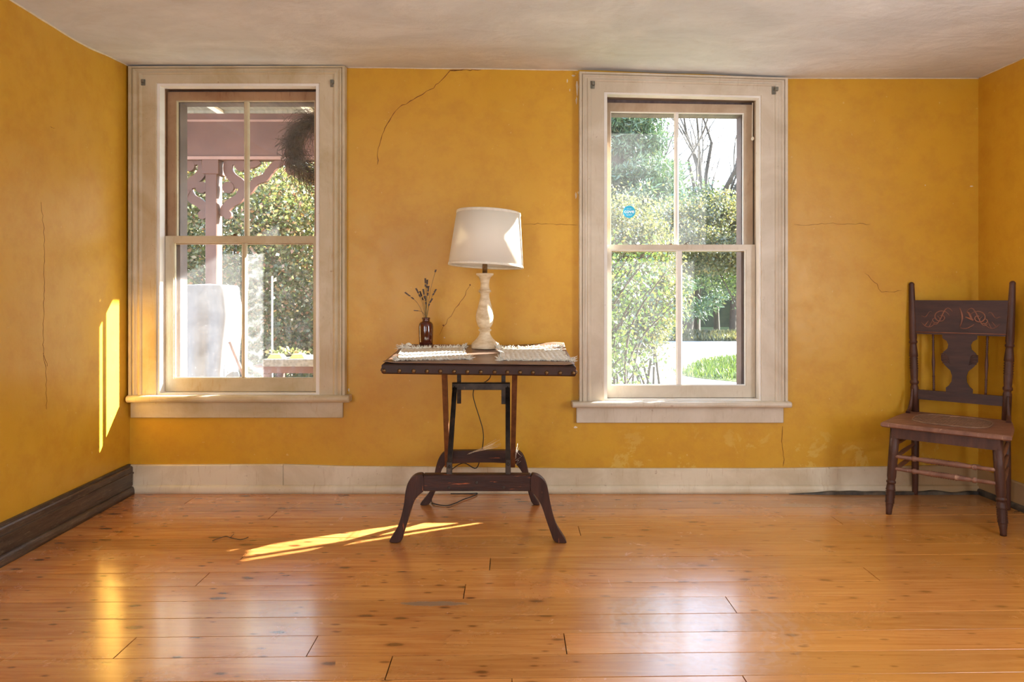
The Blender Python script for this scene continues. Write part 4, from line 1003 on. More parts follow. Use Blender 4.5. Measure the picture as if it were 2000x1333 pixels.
# stretchers
def stretch_front(z):
    a = cw(-FW - .004, FD - .004, z); b = cw(FW + .004, FD - .004, z)
    pf = [(0, .008), (.05, .0085), (.20, .0105), (.205, .0085), (.215, .0135), (.24, .0135), (.25, .009), (.27, .010), (.36, .0135)]
    for g_ in range(11): pf += [(.38 + g_ * .022, .0118), (.389 + g_ * .022, .0152)]
    pf += [(.64, .0135), (.73, .010), (.75, .009), (.76, .0135), (.785, .0135), (.795, .0085), (.80, .0105), (.95, .0085), (1, .008)]
    mb = MB(); lz(mb, pf, a, b, 14); mb.build('stretcher', M['chair_seat'], chair)
stretch_front(0.288); stretch_front(0.228)
def plain_st(a, b): mb = MB(); lz(mb, [(0, .0075), (.1, .008), (.45, .0115), (.55, .0115), (.9, .008), (1, .0075)], a, b, 12); mb.build('stretcher', M['chair_seat'], chair)
for sx_ in (-1, 1):
    for z in (0.335, 0.272, 0.21): plain_st(cw(sx_ * FW, FD, z), cw(sx_ * BW, BD, z + .004))
mb = MB(); lz(mb, [(0, .007), (.5, .009), (1, .007)], cw(-BW, BD, .305), cw(BW, BD, .305), 12); mb.build('stretcher', M['chair_d'], chair)
# curved braces where the posts meet the seat
for sx_ in (-1, 1):
    pts = catmull([cw(sx_ * (BW + .004), BD - .035, 0.575), cw(sx_ * (BW + .006), BD - .045, 0.52), cw(sx_ * (BW + .010), BD - .062, 0.475), cw(sx_ * (BW + .012), BD - .10, 0.455)], 6)
    mb = MB(); mb.tube(pts, [.006 + .006 * i / len(pts) for i in range(len(pts))], 10); mb.build('brace', M['chair'], chair)
# back: in the plane of the posts. t along seat->top of the posts
def bk(xn, z, off=0.0):
    t = (z - 0.44) / (1.15 - 0.44); hw = BW * .97 + (BW + .018 - BW * .97) * t; y = BD - .012 + .034 * t
    bow = 0.014 * (1 - min(1, abs(xn)) ** 2) if z > .6 else 0
    return cw(xn * hw, y + bow * 0 + off, z)
def bpoly(pts, th, name, m, off=0.0, parent=None):
    a = [bk(x, z, off - th / 2) for x, z in pts]; nn = v_ * th
    mb = MB(); mb.prism(a, nn); o = mb.build(name, M[m], parent or chair)
    return o
Zc = lambda py: CAMH - (py - HOR) * 3.56 / F
crest = bpoly([(-.95, Zc(655)), (.95, Zc(655)), (.95, Zc(587)), (-.95, Zc(587))], 0.016, 'crest_rail', 'chair_d')
mb = MB(); mb.tube([bk(-.93, Zc(651), -.011), bk(.93, Zc(651), -.011)], .003, 6); mb.build('crest_bead', M['carve'], crest)
# carved scrollwork
def spiral(cx, cz, r0, turns, sg, a0=0.0):
    return [(cx + sg * r0 * (1 - .8 * t) * math.cos(a0 + turns * 2 * math.pi * t), cz + r0 * (1 - .8 * t) * math.sin(a0 + turns * 2 * math.pi * t)) for t in np.linspace(0, 1, 26)]
def carve(pts2, r):   # pts2 in metres about the crest centre
    zc_ = Zc(622); pts = [bk(x / 0.21, zc_ + z, -.009) for x, z in pts2]
    n = len(pts); mb = MB(); mb.tube(pts, [r * (0.5 + math.sin(math.pi * i / (n - 1)) * .7) for i in range(n)], 6); mb.build('carving', M['carve'], crest)
for sg in (-1, 1):
    carve(spiral(sg * .080, .004, .038, 1.3, -sg, .2), .0026); carve(spiral(sg * .105, -.010, .022, 1.2, sg, 2.0), .002)
    carve([(sg * (.03 + .09 * t), .035 - .05 * t + .03 * math.sin(t * 6)) for t in np.linspace(0, 1, 14)], .0024)
    carve([(sg * (.10 + .07 * t), -.02 - .03 * math.sin(t * 3)) for t in np.linspace(0, 1, 10)], .002)
    carve([(sg * (.12 + .05 * t), .03 * (1 - t) + .008 * math.sin(t * 8)) for t in np.linspace(0, 1, 10)], .0018)
    carve([(sg * (.155 - .02 * t), -.045 + .03 * t) for t in np.linspace(0, 1, 8)], .0022)
    carve([(sg * (.14 - .02 * t), -.05 + .035 * t ** 2) for t in np.linspace(0, 1, 8)], .0018)
carve([(.0 + .012 * math.sin(t * 3), .055 - .10 * t) for t in np.linspace(0, 1, 10)], .004)
carve([(.002 + .06 * t, -.05 - .012 * math.sin(t * 3.1) + .02 * t) for t in np.linspace(0, 1, 12)], .0026)
carve([(.03 + .03 * t, .028 - .03 * t + .01 * math.sin(6 * t)) for t in np.linspace(0, 1, 8)], .005)
carve([(.025 + .035 * t, .008 - .02 * t) for t in np.linspace(0, 1, 8)], .004)
# splat
spl = [(.36, 655), (.36, 662), (.27, 667), (.235, 674), (.25, 682), (.34, 689), (.39, 697), (.385, 706), (.30, 716), (.19, 725), (.155, 735), (.165, 746), (.22, 754), (.29, 759), (.29, 768)]
pp = [(x, Zc(y)) for x, y in spl] + [(-x, Zc(y)) for x, y in spl[::-1]]
splat = bpoly(pp, 0.010, 'splat', 'chair_d')
for sg in (-1, 1):
    for j in range(6):
        pts = [bk(sg * (.40 - .006 * j - .17 * t), Zc(694 + j * 3.4) + (.010 * math.sin(t * 2.2) - .016 * t * t * (1 - j * .06)), -.0065) for t in np.linspace(0.03, 1, 9)]
        mb = MB(); mb.tube(pts, [.0022] * 7 + [.0016, .0008], 5); mb.build('carving', M['chair'], splat)
bpoly([(-.95, Zc(786)), (.95, Zc(786)), (.95, Zc(767)), (-.95, Zc(767))], 0.016, 'lower_rail', 'chair_d')
for xs_ in (-.56, .56):
    a = bk(xs_, Zc(768)); b = bk(xs_, Zc(654)); pf = [(0, .005), (.06, .006)]
    for g_ in range(6): pf += [(.07 + g_ * .032, .0045), (.086 + g_ * .032, .0068)]
    pf += [(.29, .005), (.5, .0085), (.70, .005)]
    for g_ in range(6): pf += [(.72 + g_ * .032, .0068), (.736 + g_ * .032, .0045)]
    pf += [(.94, .006), (1, .005)]
    mb = MB(); lz(mb, pf, a, b, 12); mb.build('spindle', M['chair'], chair)

# ------------------------------------------------------------ outdoors
GZ = -0.62
M['gravel'] = simple('pale_gravel', srgb(140, 138, 134), srgb(172, 170, 166), 2.0, 0.95, 0.5, (1, 1, 1), 0.02, lo=.3, hi=.7)
M['lawn'] = simple('lawn_soil', srgb(66, 80, 36), srgb(92, 102, 48), 3.0, 0.95, 0.5, bdist=0.03)
M['porch_red'] = simple('dusty_red_paint', srgb(78, 46, 38), srgb(94, 60, 50), 4, 0.55, 0.2)
M['porch_ceiling'] = simple('weathered_porch_boards', srgb(112, 106, 94), srgb(140, 134, 120), 6, 0.7, 0.3, (8, 1, 1))
M['porch_white'] = simple('white_batten_paint', srgb(226, 222, 212), srgb(238, 234, 226), 6, 0.6)
M['deck'] = simple('grey_deck_boards', srgb(120, 108, 98), srgb(150, 138, 126), 4, 0.7, 0.3, (1, 8, 1))
M['cover'] = simple('pale_canvas_cover', srgb(88, 88, 93), srgb(98, 98, 103), 5, 0.7, 0.3)
M['stone'] = simple('speckled_stone', srgb(84, 83, 80), srgb(128, 126, 122), 40, 0.7, 0.3)
M['yellow'] = simple('yellow_block', srgb(214, 196, 110), srgb(224, 208, 128), 8, 0.7)
M['twig'] = simple('brown_twigs', srgb(60, 44, 34), srgb(88, 66, 48), 30, 0.8)
M['bark'] = simple('grey_bark', srgb(86, 74, 64), srgb(120, 106, 92), 8, 0.9, 0.4, (6, 6, 1))
M['bark_d'] = simple('dark_bark', srgb(52, 44, 38), srgb(76, 66, 56), 8, 0.9, 0.4, (6, 6, 1))
M['leaf_autumn'] = m_leaf('autumn_leaves', [(0.0, srgb(78, 90, 52)), (0.35, srgb(112, 122, 72)), (0.6, srgb(150, 138, 100)), (0.8, srgb(172, 128, 92)), (1.0, srgb(166, 100, 84))])
M['leaf_green'] = m_leaf('green_leaves', [(0.0, srgb(46, 62, 32)), (0.5, srgb(74, 94, 46)), (0.85, srgb(110, 122, 66)), (1.0, srgb(146, 142, 86))])
M['leaf_olive'] = m_leaf('yellow_green_leaves', [(0.0, srgb(62, 68, 46)), (0.5, srgb(98, 100, 66)), (0.8, srgb(140, 128, 84)), (1.0, srgb(156, 116, 76))])
M['leaf_dark'] = m_leaf('dark_green_leaves', [(0.0, srgb(44, 58, 46)), (0.6, srgb(66, 80, 58)), (1.0, srgb(108, 112, 74))], 0.35)  # darker, bluer green than the other leaves
M['needle'] = m_leaf('spruce_needles', [(0.0, srgb(52, 74, 54)), (0.7, srgb(88, 112, 78)), (1.0, srgb(150, 140, 92))], 0.2)

structure(MB().box(-60, 90, 3.92, 140, GZ - 0.2, GZ).build('ground', M['lawn']))
def poly_slab(name, pts, z0, z1, m):
    mb = MB(); mb.prism([(x, y, z0) for x, y in pts], (0, 0, z1 - z0)); return structure(mb.build(name, m))
def GP(px, py): Y = (CAMH - GZ) * F / (py - HOR); return (PX(px, Y), Y)
poly_slab('driveway', [(-1.0, 12.2), (14, 12.2), (16, 26), (-1.0, 26)], GZ - .01, GZ + 0.012, M['gravel'])
VERGE = [GP(1318, 733), GP(1345, 722), GP(1370, 711), GP(1405, 702), GP(1520, 697), GP(1600, 740), GP(1440, 748), GP(1370, 741)]
poly_slab('grass_verge', VERGE, GZ, GZ + 0.02, M['lawn'])

def leafmesh(name, pts, size, parent, m, seed, asp=0.6, droop=None, kind='stuff'):
    g = np.random.default_rng(seed); n = len(pts)
    d = g.normal(size=(n, 3)); 
    if droop is not None: d = d * droop[1] + np.asarray(droop[0])
    d /= np.linalg.norm(d, axis=1)[:, None] + 1e-9
    e = g.normal(size=(n, 3)); e -= (e * d).sum(1)[:, None] * d; e /= np.linalg.norm(e, axis=1)[:, None] + 1e-9
    f = np.cross(d, e); s = (size * g.uniform(0.6, 1.3, n))[:, None]; w_ = s * asp / 2
    v = np.stack([pts, pts + d * s * .5 + e * w_ + f * w_ * .35, pts + d * s, pts + d * s * .5 - e * w_ + f * w_ * .35], 1).reshape(-1, 3)
    me = bpy.data.meshes.new(name); me.vertices.add(4 * n); me.vertices.foreach_set('co', v.astype(np.float32).ravel())
    me.loops.add(4 * n); me.loops.foreach_set('vertex_index', np.arange(4 * n, dtype=np.int32)); me.polygons.add(n)
    me.polygons.foreach_set('loop_start', np.arange(0, 4 * n, 4, dtype=np.int32)); me.update(calc_edges=True)
    at = me.attributes.new('rnd', 'FLOAT', 'POINT'); at.data.foreach_set('value', np.repeat(np.clip(g.beta(1.6, 2.2, n), 0, 1), 4).astype(np.float32))
    me.materials.append(m); o = bpy.data.objects.new(name, me); C.objects.link(o)
    if parent is not None: o.parent = parent; o.matrix_parent_inverse = parent.matrix_basis.inverted()
    if kind: o['kind'] = kind
    return o
def cloud(c, r, n, seed, clumps=40, cs=0.28, shell=0.5):
    g = np.random.default_rng(seed); c = np.array(c, float); r = np.array(r, float)
    k = g.normal(size=(clumps, 3)); k /= np.linalg.norm(k, axis=1)[:, None]; k *= (g.uniform(shell, 1.0, clumps) ** 0.6)[:, None]
    i = g.integers(0, clumps, n); p = k[i] + g.normal(size=(n, 3)) * cs * .5
    return c + p * r
def branchy(mb, p, d, L, r, depth, g, spread=0.5, n=6, up=0.12, kids=3, segs=5):
    pts = [p]; dd = d.normalized(); rad = [r]
    for j in range(segs):
        dd = (dd + Vector((g.uniform(-1, 1), g.uniform(-1, 1), g.uniform(-1, 1))) * 0.14 + Vector((0, 0, up))).normalized(); pts.append(pts[-1] + dd * L / segs); rad.append(r * (1 - 0.62 * (j + 1) / segs))
    mb.tube(pts, rad, n if depth > 1 else 4, False)
    if depth <= 0: return
    for q in range(kids):
        i = 1 + int(g.random() * (segs - 1)) if q else segs
        nd = (dd + Vector((g.uniform(-1, 1), g.uniform(-1, 1), g.uniform(-.4, .8))) * spread * 1.5).normalized()
        branchy(mb, pts[i], nd, L * g.uniform(0.5, 0.8), rad[i] * 0.75, depth - 1, g, spread, n, up, kids, segs)

def shrub(name, base, center, rad, n, size, m, seed, label, group=None, clumps=60, stems=7, cs=.28, cat='shrub', asp=0.6, lean=None):
    root = empty(name, base, label=label, cat=cat, group=group)
    g = random.Random(seed); mb = MB(); B = Vector(base)
    for i in range(stems):
        tgt = Vector(center) + Vector((g.uniform(-.8, .8) * rad[0], g.uniform(-.8, .8) * rad[1], g.uniform(0, .7) * rad[2]))
        a = B + Vector((g.uniform(-.15, .15), g.uniform(-.15, .15), 0)); mid = a.lerp(tgt, .5) + Vector((0, 0, rad[2] * .25))
        path = catmull([a, mid, tgt], 7); mb.tube(path, [0.022 * (1 - .8 * j / len(path)) for j in range(len(path))], 5, False)
    mb.build('stems', M['bark_d'], root)
    leafmesh('foliage', cloud(center, rad, n, seed, clumps, cs), size, root, m, seed, asp)
    return root
# hedge-like shrubs seen through the porch window
shrub('garden_shrub', (-3.3, 8.2, GZ), (-3.3, 8.2, 1.45), (1.15, .9, 1.75), 46000, .052, M['leaf_autumn'], 11, 'bushy autumn shrub beyond the porch post, green turning orange')
shrub('garden_shrub', (-4.9, 8.0, GZ), (-4.9, 8.0, 0.9), (1.1, .9, 1.8), 30000, .052, M['leaf_green'], 12, 'green shrub at the far left of the porch window view')
shrub('garden_shrub', (-2.1, 8.6, GZ), (-2.1, 8.6, 1.0), (1.2, .9, 1.9), 40000, .052, M['leaf_autumn'], 13, 'autumn shrub behind the stone topped bench in the porch window')
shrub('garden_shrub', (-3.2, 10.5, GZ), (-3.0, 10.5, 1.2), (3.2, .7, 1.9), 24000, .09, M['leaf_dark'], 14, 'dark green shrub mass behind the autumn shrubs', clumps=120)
# through the driveway window
def arching():
    base = Vector((0.95, 6.9, GZ)); root = empty('arching_shrub', base, label='large leafy shrub with long arching stems outside the driveway window', cat='shrub')
    g = random.Random(4); mb = MB(); pts_l = []
    for i in range(60):
        a = base + Vector((g.uniform(-.45, .25), g.uniform(-.4, .4), 0)); L = 0; el = g.uniform(0.9, 2.25)
        end = a + Vector((g.uniform(-.2, .25 + .35 * max(0, el - .8)), g.uniform(-.5, .5), el)); mid = a.lerp(end, .5) + Vector((-.18, 0, el * .16))
        path = catmull([a, mid, end], 9); mb.tube(path, [0.019 * (1 - .8 * j / len(path)) for j in range(len(path))], 5, False)
        for j, p in enumerate(path[4:]):
            for _ in range(11):
                pts_l.append(p + Vector((g.gauss(0, .08), g.gauss(0, .09), g.gauss(0, .08))))
    mb.build('stems', M['bark_d'], root); leafmesh('foliage', np.array([tuple(p) for p in pts_l]), .046, root, M['leaf_green'], 21, .62)
arching()
shrub('garden_shrub', (1.9, 9.2, GZ), (1.45, 9.3, 1.3), (0.8, .7, 1.05), 30000, .045, M['leaf_olive'], 15, 'pale yellow green shrub above the arching stems')
shrub('garden_shrub', (4.75, 12.5, GZ), (3.6, 12.5, 2.15), (1.3, .8, .72), 32000, .055, M['leaf_olive'], 16, 'yellow green shrub crown at the right of the driveway window, below the bare trees', stems=1)
def tree(name, base, crown_c, crown_r, n, size, m, seed, label, group=None, tr=0.12, clumps=50):
    root = empty(name, base, label=label, cat='tree', group=group); mb = MB(); g = random.Random(seed)
    B = Vector(base); T_ = Vector(crown_c); mb.tube([B, B.lerp(T_, .4) + Vector((g.uniform(-.15, .15), 0, 0)), T_], [tr, tr * .75, tr * .4], 8, False)
    for i in range(7): branchy(mb, B.lerp(T_, g.uniform(.55, 1)), Vector((g.uniform(-1, 1), g.uniform(-1, 1), g.uniform(.1, .8))), max(crown_r) * .6, tr * .35, 1, g)
    mb.build('trunk', M['bark_d'], root); leafmesh('foliage', cloud(crown_c, crown_r, n, seed, clumps, .3, .35), size, root, m, seed, .65); return root
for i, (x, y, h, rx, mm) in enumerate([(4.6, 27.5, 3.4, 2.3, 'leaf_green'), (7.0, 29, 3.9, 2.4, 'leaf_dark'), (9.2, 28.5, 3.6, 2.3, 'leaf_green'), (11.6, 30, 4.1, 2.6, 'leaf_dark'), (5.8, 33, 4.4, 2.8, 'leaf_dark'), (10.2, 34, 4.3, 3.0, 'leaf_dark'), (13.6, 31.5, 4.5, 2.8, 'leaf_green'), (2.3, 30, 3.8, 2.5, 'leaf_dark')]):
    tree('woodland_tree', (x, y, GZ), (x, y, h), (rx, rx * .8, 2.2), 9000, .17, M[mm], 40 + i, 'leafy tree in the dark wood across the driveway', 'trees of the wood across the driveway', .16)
mb = MB(); structure(MB().box(-25, 45, 38, 38.6, GZ, 3.2).build('wood_bank', simple('dark_wood_undergrowth', srgb(40, 48, 34), srgb(66, 72, 48), 2, .9)))
# drooping leafy bough in front of the drive
shrub('overhanging_bough', (5.6, 13.6, GZ), (4.7, 13.2, 1.55), (1.2, .7, .5), 7000, .06, M['leaf_green'], 33, 'leafy bough hanging over the gravel drive at the right of the driveway window', stems=1, cs=.5, cat='tree')

def spruce(base, H, R0, seed):
    root = empty('spruce', base, label='tall blue green spruce at the left of the driveway window view', cat='tree'); g = random.Random(seed); B = Vector(base)
    mb = MB(); mb.tube([B, B + Vector((0, 0, H))], [.24, .03], 10, False); pts = []; dirs = []
    z = 1.2
    while z < H - .3:
        t = z / H; Rr = R0 * (1 - t) ** .8 * g.uniform(.75, 1.1)
        for q in range(6):
            a = g.uniform(0, 6.28); d = Vector((math.cos(a), math.sin(a), 0)); path = []
            rr_ = Rr * g.uniform(.7, 1.15)
            for s_ in np.linspace(0, 1, 9): path.append(B + Vector((0, 0, z)) + d * rr_ * s_ + Vector((0, 0, -.22 * rr_ * math.sin(s_ * 2.4) + .16 * rr_ * s_ ** 2)))
            mb.tube(path, [.03 * (1 - .85 * s_) for s_ in np.linspace(0, 1, 9)], 4, False)
            side_ = Vector((-d.y, d.x, 0))
            for s_ in np.linspace(.15, 1, int(10 + rr_ * 16)):
                j = min(7, int(s_ * 8)); p = path[j].lerp(path[j + 1], s_ * 8 - j) if j < 8 else path[-1]
                for sg in (-1, 1):
                    L = .55 * rr_ * (1 - s_) * .6 + .16
                    for w_ in np.linspace(.1, 1, int(3 + L * 14)):
                        pts.append(p + (side_ * sg * .8 + d * .5).normalized() * L * w_ + Vector((g.gauss(0, .03), g.gauss(0, .03), -.10 * w_ + g.gauss(0, .04))))
        z += .30 if z < H * .7 else .24
    mb.build('trunk', M['bark_d'], root)
    A = np.array([tuple(p) for p in pts]); A = np.repeat(A, 2, 0) + np.random.default_rng(seed).normal(size=(2 * len(A), 3)) * .045
    leafmesh('needles', A, .15, root, M['needle'], seed, .22)
    print('spruce', len(A))
spruce((2.55, 16.5, GZ), 10.5, 2.6, 3)

def bare(base, H, r, lean, seed, label, depth=4, spread=.45):
    g = random.Random(seed); mb = MB(); branchy(mb, Vector(base), Vector(lean), H, r, depth, g, spread, 7, .05, 3, 6)
    o = mb.build('bare_tree', M['bark_d']); tag(o, label, 'tree', 'bare trees against the sky'); return o
bare((8.3, 31.0, GZ), 7.6, .26, (.0, 0, 1), 5, 'bare forked tree in the middle of the right upper pane', 4, .75)
bare((7.6, 30.0, GZ), 9.2, .30, (.17, 0, 1), 9, 'leaning bare tree at the right side of the right upper pane', 4, .45)
bare((8.3, 31.4, GZ), 9.0, .20, (.16, 0, 1), 17, 'slim bare tree beside the leaning one at the pane edge', 4, .5)
bare((5.0, 30.5, GZ), 7.2, .16, (.02, 0, 1), 23, 'thin bare tree between the spruce and the centre glazing bar', 4, .6)
bare((6.6, 31.5, GZ), 7.4, .17, (.03, 0, 1), 29, 'thin bare tree just right of the centre glazing bar', 4, .7)

# grass: tufts along the drive
g = np.random.default_rng(3); n = 26000
gp = np.stack([g.uniform(3.0, 8.5, n), g.uniform(12.8, 19.5, n), np.full(n, GZ + .015)], 1)
def inpoly(p, poly):
    c = np.zeros(len(p), bool); k = len(poly)
    for a in range(k):
        (x0, y0), (x1, y1) = poly[a], poly[(a + 1) % k]
        m_ = ((y0 > p[:, 1]) != (y1 > p[:, 1])) & (p[:, 0] < (x1 - x0) * (p[:, 1] - y0) / (y1 - y0 + 1e-12) + x0); c ^= m_
    return c
keep = inpoly(gp + g.normal(0, .12, gp.shape) * [1, 1, 0], VERGE)
tag(leafmesh('grass', gp[keep], .14, None, M['leaf_green'], 5, .12, ((0, 0, 1), .35)), 'green grass verge beside the gravel drive', 'grass', None, 'stuff')
n = 16000; gp = np.stack([g.uniform(5.0, 12, n), g.uniform(25.6, 28.2, n), np.full(n, GZ)], 1); gp[:, 2] += .18 * np.exp(-((gp[:, 1] - 27) / .9) ** 2)
tag(leafmesh('grass', gp, .22, None, M['leaf_olive'], 6, .14, ((0, 0, 1), .35)), 'strip of pale grass at the foot of the wood across the drive', 'grass', None, 'stuff')

# ------------------------------------------------------------ porch
porch = empty('porch', (-1.8, 4.8, GZ), label='red painted porch with scroll brackets outside the left window', cat='porch')
YP = 5.62; sY = YP / F
mb = MB(); mb.box(-5.2, 0.70, YP, YP + 0.10, PZ(312, YP), PZ(222, YP)); mb.build('beam', M['porch_red'], porch)
mb = MB(); mb.box(-5.2, 0.70, YP - 0.012, YP, PZ(312, YP), PZ(306, YP)); mb.box(-5.2, 0.70, YP - 0.008, YP, PZ(238, YP), PZ(234, YP)); mb.build('beam_moulding', simple('light_red_paint', srgb(132, 98, 88), srgb(146, 112, 102), 6, .5), porch)
for (xa_, xb_) in ((-5.2, 0.70),):
    k_ = 0
    for x in np.arange(xa_, xb_ - .01, 0.118):
        pass
y = 3.95
while y < YP - .02:
    MB().box(-5.2, 0.72, y, min(y + .116, YP), 2.60, 2.618).build('ceiling_board', M['porch_ceiling'], porch); y += .12
MB().box(-5.4, 0.76, 3.90, YP + .45, 2.66, 2.74).build('roof', M['bark'], porch)
MB().box(-5.2, 0.72, YP - .02, YP + .1, PZ(222, YP), 2.66).build('fascia', M['porch_ceiling'], porch)
for px in (408, 592, 790): 
    x = PX(px, 5.4); MB().box(x - .03, x + .03, 4.0, YP, 2.578, 2.60, .003).build('batten', M['porch_white'], porch)
y = 3.92
while y < YP + .3:
    MB().box(-5.2, 0.72, y, y + .135, -.13, -.10, .003).build('deck_board', M['deck'], porch); y += .14
MB().box(-5.2, 0.72, YP + .28, YP + .32, GZ, -.13).build('skirt', M['porch_red'], porch)
xp0, xp1 = PX(400, YP), PX(416, YP) + 0.03
post = MB().box(xp0, xp1, YP + .005, YP + .115, -.10, PZ(312, YP), .006).build('post', M['porch_red'], porch)
MB().box(xp0 - .02, xp1 + .02, YP - .012, YP + .13, PZ(340, YP), PZ(312, YP), .004).build('post_cap', M['porch_red'], porch)
def cb(x, y): return (340 + x * 0.2026, 190 + y * 0.2026)
def band(pts, wd):
    pts = [Vector((p.x, 0, p.z)) for p in catmull([P(*cb(*p), YP) for p in pts], 6)]; L_, R_ = [], []
    for i, p in enumerate(pts):
        t = (pts[min(i + 1, len(pts) - 1)] - pts[max(i - 1, 0)]).normalized(); nn = Vector((-t.z, 0, t.x)); L_.append(p + nn * wd / 2); R_.append(p - nn * wd / 2)
    return L_, R_
def bracket(mir):
    mb = MB(); y0 = YP + .045; th = Vector((0, .035, 0)); cnt = [0]; f_ = (lambda p: (742 - p[0], p[1])) if mir else (lambda p: p)
    def bnd(pts, w_):
        L_, R_ = band([f_(p) for p in pts], w_ * .2026 * sY); n = len(L_); cnt[0] += 1; off = Vector((0, y0 - .0012 * cnt[0], 0))
        vs = []
        for a, b in zip(L_, R_): vs += [a + off, b + off, a + off + th, b + off + th]
        fs = []
        for i in range(n - 1):
            k = i * 4; fs += [(k, k + 4, k + 5, k + 1), (k + 2, k + 3, k + 7, k + 6), (k, k + 2, k + 6, k + 4), (k + 1, k + 5, k + 7, k + 3)]
        fs += [(0, 1, 3, 2), (4 * n - 4, 4 * n - 2, 4 * n - 1, 4 * n - 3)]; mb.add(vs, fs)
    def disc(c, r): p = P(*cb(*f_(c)), YP); mb.lathe([(r * .2026 * sY, 0), (r * .2026 * sY, .041)], (p.x, y0 - .010 - p.x * .001, p.z), (0, 1, 0), 24, False)
    bnd([(505, 600), (495, 690), (535, 760), (610, 815), (640, 880), (600, 965), (520, 1015), (470, 1070), (455, 1130)], 88)
    disc((492, 1128), 42); disc((500, 862), 56); bnd([(505, 850), (560, 835), (620, 850)], 60)
    bnd([(455, 1090), (455, 1140)], 60)
    bnd([(500, 606), (560, 612), (620, 640)], 60); disc((622, 650), 55)
    bnd([(625, 930), (700, 890), (770, 800), (850, 770), (905, 700), (960, 640), (1040, 600)], 74)
    bnd([(1020, 600), (1080, 640), (1110, 690)], 60); disc((1105, 690), 48)
    bnd([(620, 640), (740, 640), (800, 600)], 64)
    mb.build('scroll_bracket', M['porch_red'], porch)
bracket(False); bracket(True)

# wreath hanging from the porch ceiling
wc_ = P(628, 292, 4.35); Rw = 56 * 4.35 / F
wreath = empty('twig_wreath', wc_, label='dark dried twig wreath hanging at the top right of the porch window', cat='wreath')
g = random.Random(12); mb = MB()
for i in range(4200):
    a = g.uniform(0, 6.283); rr_ = Rw + g.gauss(0, .034); c = wc_ + Vector((math.cos(a) * rr_, g.gauss(0, .035), math.sin(a) * rr_))
    d = Vector((-math.sin(a), 0, math.cos(a))) + Vector((g.gauss(0, .7), g.gauss(0, .7), g.gauss(0, .7))); d.normalize(); L = g.uniform(.03, .10)
    mb.tube([c, c + d * L * .5 + Vector((0, 0, .004)), c + d * L], .0013, 3, False)
tag(mb.build('twigs', M['twig'], wreath), kind='stuff')
mb = MB()
for i in range(9): mb.tube([wc_ + Vector(((Rw + .012 * math.sin(3 * t + i)) * math.cos(t), .018 * math.cos(4 * t + i), (Rw + .012 * math.cos(5 * t + i)) * math.sin(t))) for t in np.linspace(0, 6.2832, 40)], .004, 5, False)
mb.build('ring', M['twig'], wreath)
mb = MB()
for i in range(40):
    a = g.uniform(3.3, 5.2); c = wc_ + Vector((math.cos(a) * Rw, 0, math.sin(a) * Rw)); d = Vector((math.cos(a) * .6 + g.gauss(0, .3), g.gauss(0, .3), -1)).normalized(); e = c + d * g.uniform(.08, .19)
    mb.tube([c, c.lerp(e, .5) + Vector((.01, 0, 0)), e], .0011, 3, False); mb.lathe([(.001, 0), (.004, .003), (.001, .007)], e, d, 5)
mb.build('berry_sprigs', M['twig'], wreath)
MB().tube([wc_ + Vector((0, 0, Rw)), (wc_.x, wc_.y, 2.60)], .0015, 5).build('hanging_wire', M['metal_dark'], wreath)

# covered grill
def covered():
    Y = 5.0; s = Y / F; cx0, cx1 = PX(338, Y), PX(441, Y); zt = PZ(557, Y)
    root = empty('covered_grill', ((cx0 + cx1) / 2 + .05, Y + .25, -.10), label='pale canvas cover draped over a grill on the porch', cat='grill cover')
    prof = [(0.0, 437), (.012, 441), (.10, 444), (.22, 449), (.34, 445), (.50, 438), (.66, 434), (.76, 440), (.90, 447), (1.26, 446)]
    def fn(u, v):
        d = v * 1.26 + 0.0001; x1 = None
        for (a, b), (c, e) in zip(prof[:-1], prof[1:]):
            if a <= d <= c: x1 = b + (e - b) * (d - a) / (c - a)
        if x1 is None: x1 = prof[-1][1]
        hx = (PX(x1, Y) - cx0) / 2 ; mx = cx0 + hx; a = u * 2 * math.pi; e = 4.5
        c_, s_ = math.cos(a), math.sin(a); rr_ = (abs(c_) ** e + abs(s_) ** e) ** (-1 / e)
        fold = .018 * math.sin(a * 7 + 3 * v) * min(1, d * 2) + .03 * mnoise.noise(Vector((c_ * 2, s_ * 2, v * 2.5))) * min(1, d * 3)
        return (mx + hx * c_ * rr_ + fold * c_, Y + .17 + .15 * s_ * rr_ + fold * s_, zt - d * .98)
    mb = MB(); mb.grid(fn, 96, 60)
    tp = [fn(i / 96, 0) for i in range(96)]; mb.add(tp + [((cx0 + cx1) / 2, Y + .17, zt + .012)], [(i, (i + 1) % 96, 96) for i in range(96)], True)
    mb.build('cover', M['cover'], root)
    for dx in (-.12, .12): MB().tube([((cx0 + cx1) / 2 + dx, Y + .17, -.1), ((cx0 + cx1) / 2 + dx, Y + .17, zt - .05)], .012, 8).build('leg', M['metal_dark'], root)
    MB().bar(P(449, 668, Y + .1), P(478, 740, Y + .1), .018, .018).build('strut', M['strut_wood'], root)
covered()
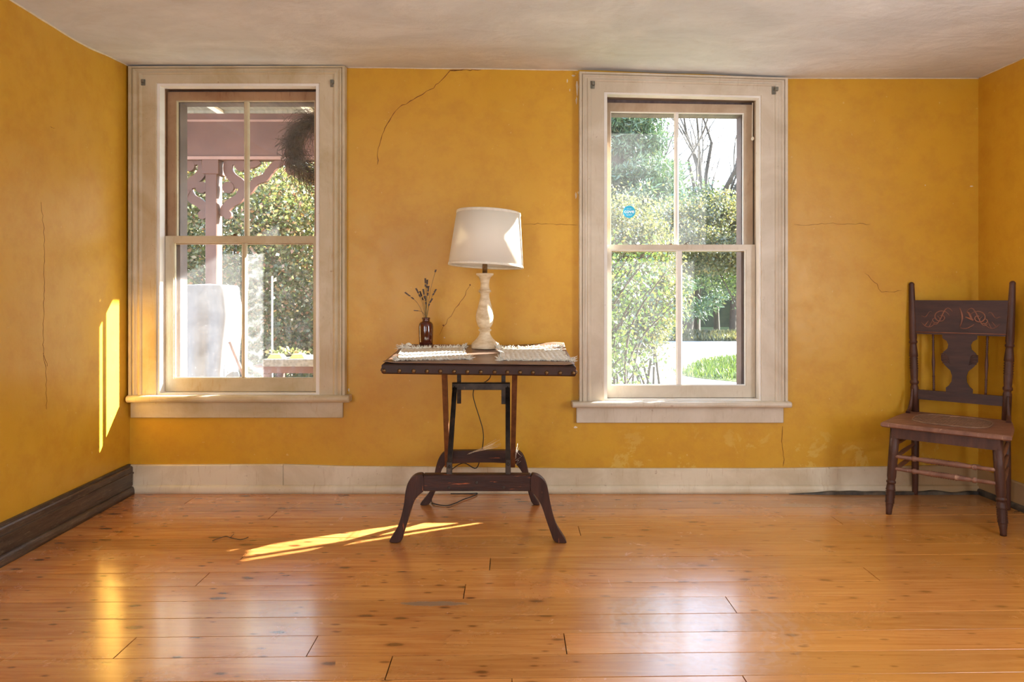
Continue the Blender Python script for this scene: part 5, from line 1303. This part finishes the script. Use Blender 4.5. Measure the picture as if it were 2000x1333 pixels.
# stone topped bench
def bench():
    Y = 5.0; root = empty('stone_bench', (-1.75, Y + .25, -.10), label='low red bench with a speckled stone slab on top, outside the left window', cat='bench')
    a, b = P(512, 705, Y), P(650, 722, Y)
    MB().box(a.x, b.x, Y, Y + .42, b.z + .02, a.z + .01, .005).build('stone_slab', M['stone'], root)
    MB().box(PX(484, Y), b.x, Y + .10, Y + .50, b.z - .04, b.z + .02, .004).build('top_rail', M['porch_red'], root)
    for x in (PX(500, Y), b.x - .06):
        for y in (Y + .14, Y + .44): MB().box(x, x + .05, y, y + .05, -.10, b.z - .04, .003).build('leg', M['porch_red'], root)
    top = a.z + .01
    for i, (p0, p1) in enumerate(((525, 555), (568, 598))):
        x0, x1 = PX(p0, Y + .1), PX(p1, Y + .1); mb = MB(); vs = []
        for z, k in ((top, 0), (top + .03, .022)):
            vs += [(x0 + k, Y + .06 + k * .5, z), (x1 - k, Y + .06 + k * .5, z), (x1 - k, Y + .16 - k * .5, z), (x0 + k, Y + .16 - k * .5, z)]
        mb.add(vs, [(3, 2, 1, 0), (4, 5, 6, 7), (0, 1, 5, 4), (1, 2, 6, 5), (2, 3, 7, 6), (3, 0, 4, 7)])
        tag(mb.build('yellow_block', M['yellow']), ['pale yellow block on the stone bench, nearer the grill cover', 'pale yellow block on the stone bench, nearer the window casing'][i], 'block', 'yellow blocks on the stone bench')
    c = P(560, 703, Y + .33); c.z = top
    dish = empty('dish_of_leaves', c, label='shallow dish of dried leaves and petals on the stone bench', cat='dish')
    MB().lathe([(.07, 0), (.10, .006), (.14, .02), (.135, .02), (.09, .008), (.01, .006)], c, n=24).build('bowl', M['stone'], dish)
    pt = np.random.default_rng(2).normal(size=(240, 3)) * np.array([.06, .05, .008]) + np.array([c.x, c.y, c.z + .028])
    leafmesh('dried_leaves', pt, .03, dish, M['leaf_autumn'], 9, .7)
bench()
mb = MB(); q = P(503, 540, 5.75); mb.tube([(q.x, 6.1, GZ), (q.x, 6.1, PZ(540, 6.1))], .008, 8); tag(mb.build('white_pole', M['porch_white']), 'thin white upright stake standing beyond the porch', 'pole')  # thin white vertical tube beyond the porch

g = random.Random(31); mb = MB(); web0 = [P(915, 886, 3.492), P(925, 883, 3.492), P(1006, 900, 3.49), P(1008, 880, 3.49), P(1004, 908, 3.49)]; web1 = [P(965, 866, 3.30), P(975, 863, 3.25), P(1010, 870, 3.47), P(1017, 895, 3.49), P(1012, 890, 3.48)]
for i in range(26):
    k = i % 5; a = web0[k] + Vector([g.gauss(0, .004) for _ in range(3)]); b = web1[(k if i < 14 else [0, 1, 3, 4, 2][k])] + Vector([g.gauss(0, .010) for _ in range(3)]); mb.tube([a, a.lerp(b, .5) - Vector((0, 0, g.uniform(0, .006))), b], .00045, 3, False)
cwb = tag(mb.build('cobweb', M['mat']), 'wispy white cobweb strung on the rear rail of the table', 'cobweb')
# twig-like floor crack built as dark tubes, and a cobweb on the table rail
tw = MB(); p0 = [fl(415, 1058, .003), fl(440, 1050, .004), (fl(450, 1052, .003)), fl(470, 1056, .003), fl(485, 1051, .003)]
tw.tube(catmull(p0, 4), .0016, 5); tw.tube([fl(450, 1052, .003), fl(457, 1046, .006)], .0012, 5)
tag(tw.build('floor_crack', M['cord']), 'small dark twig-like crack in the floorboards left of the table', 'twig')
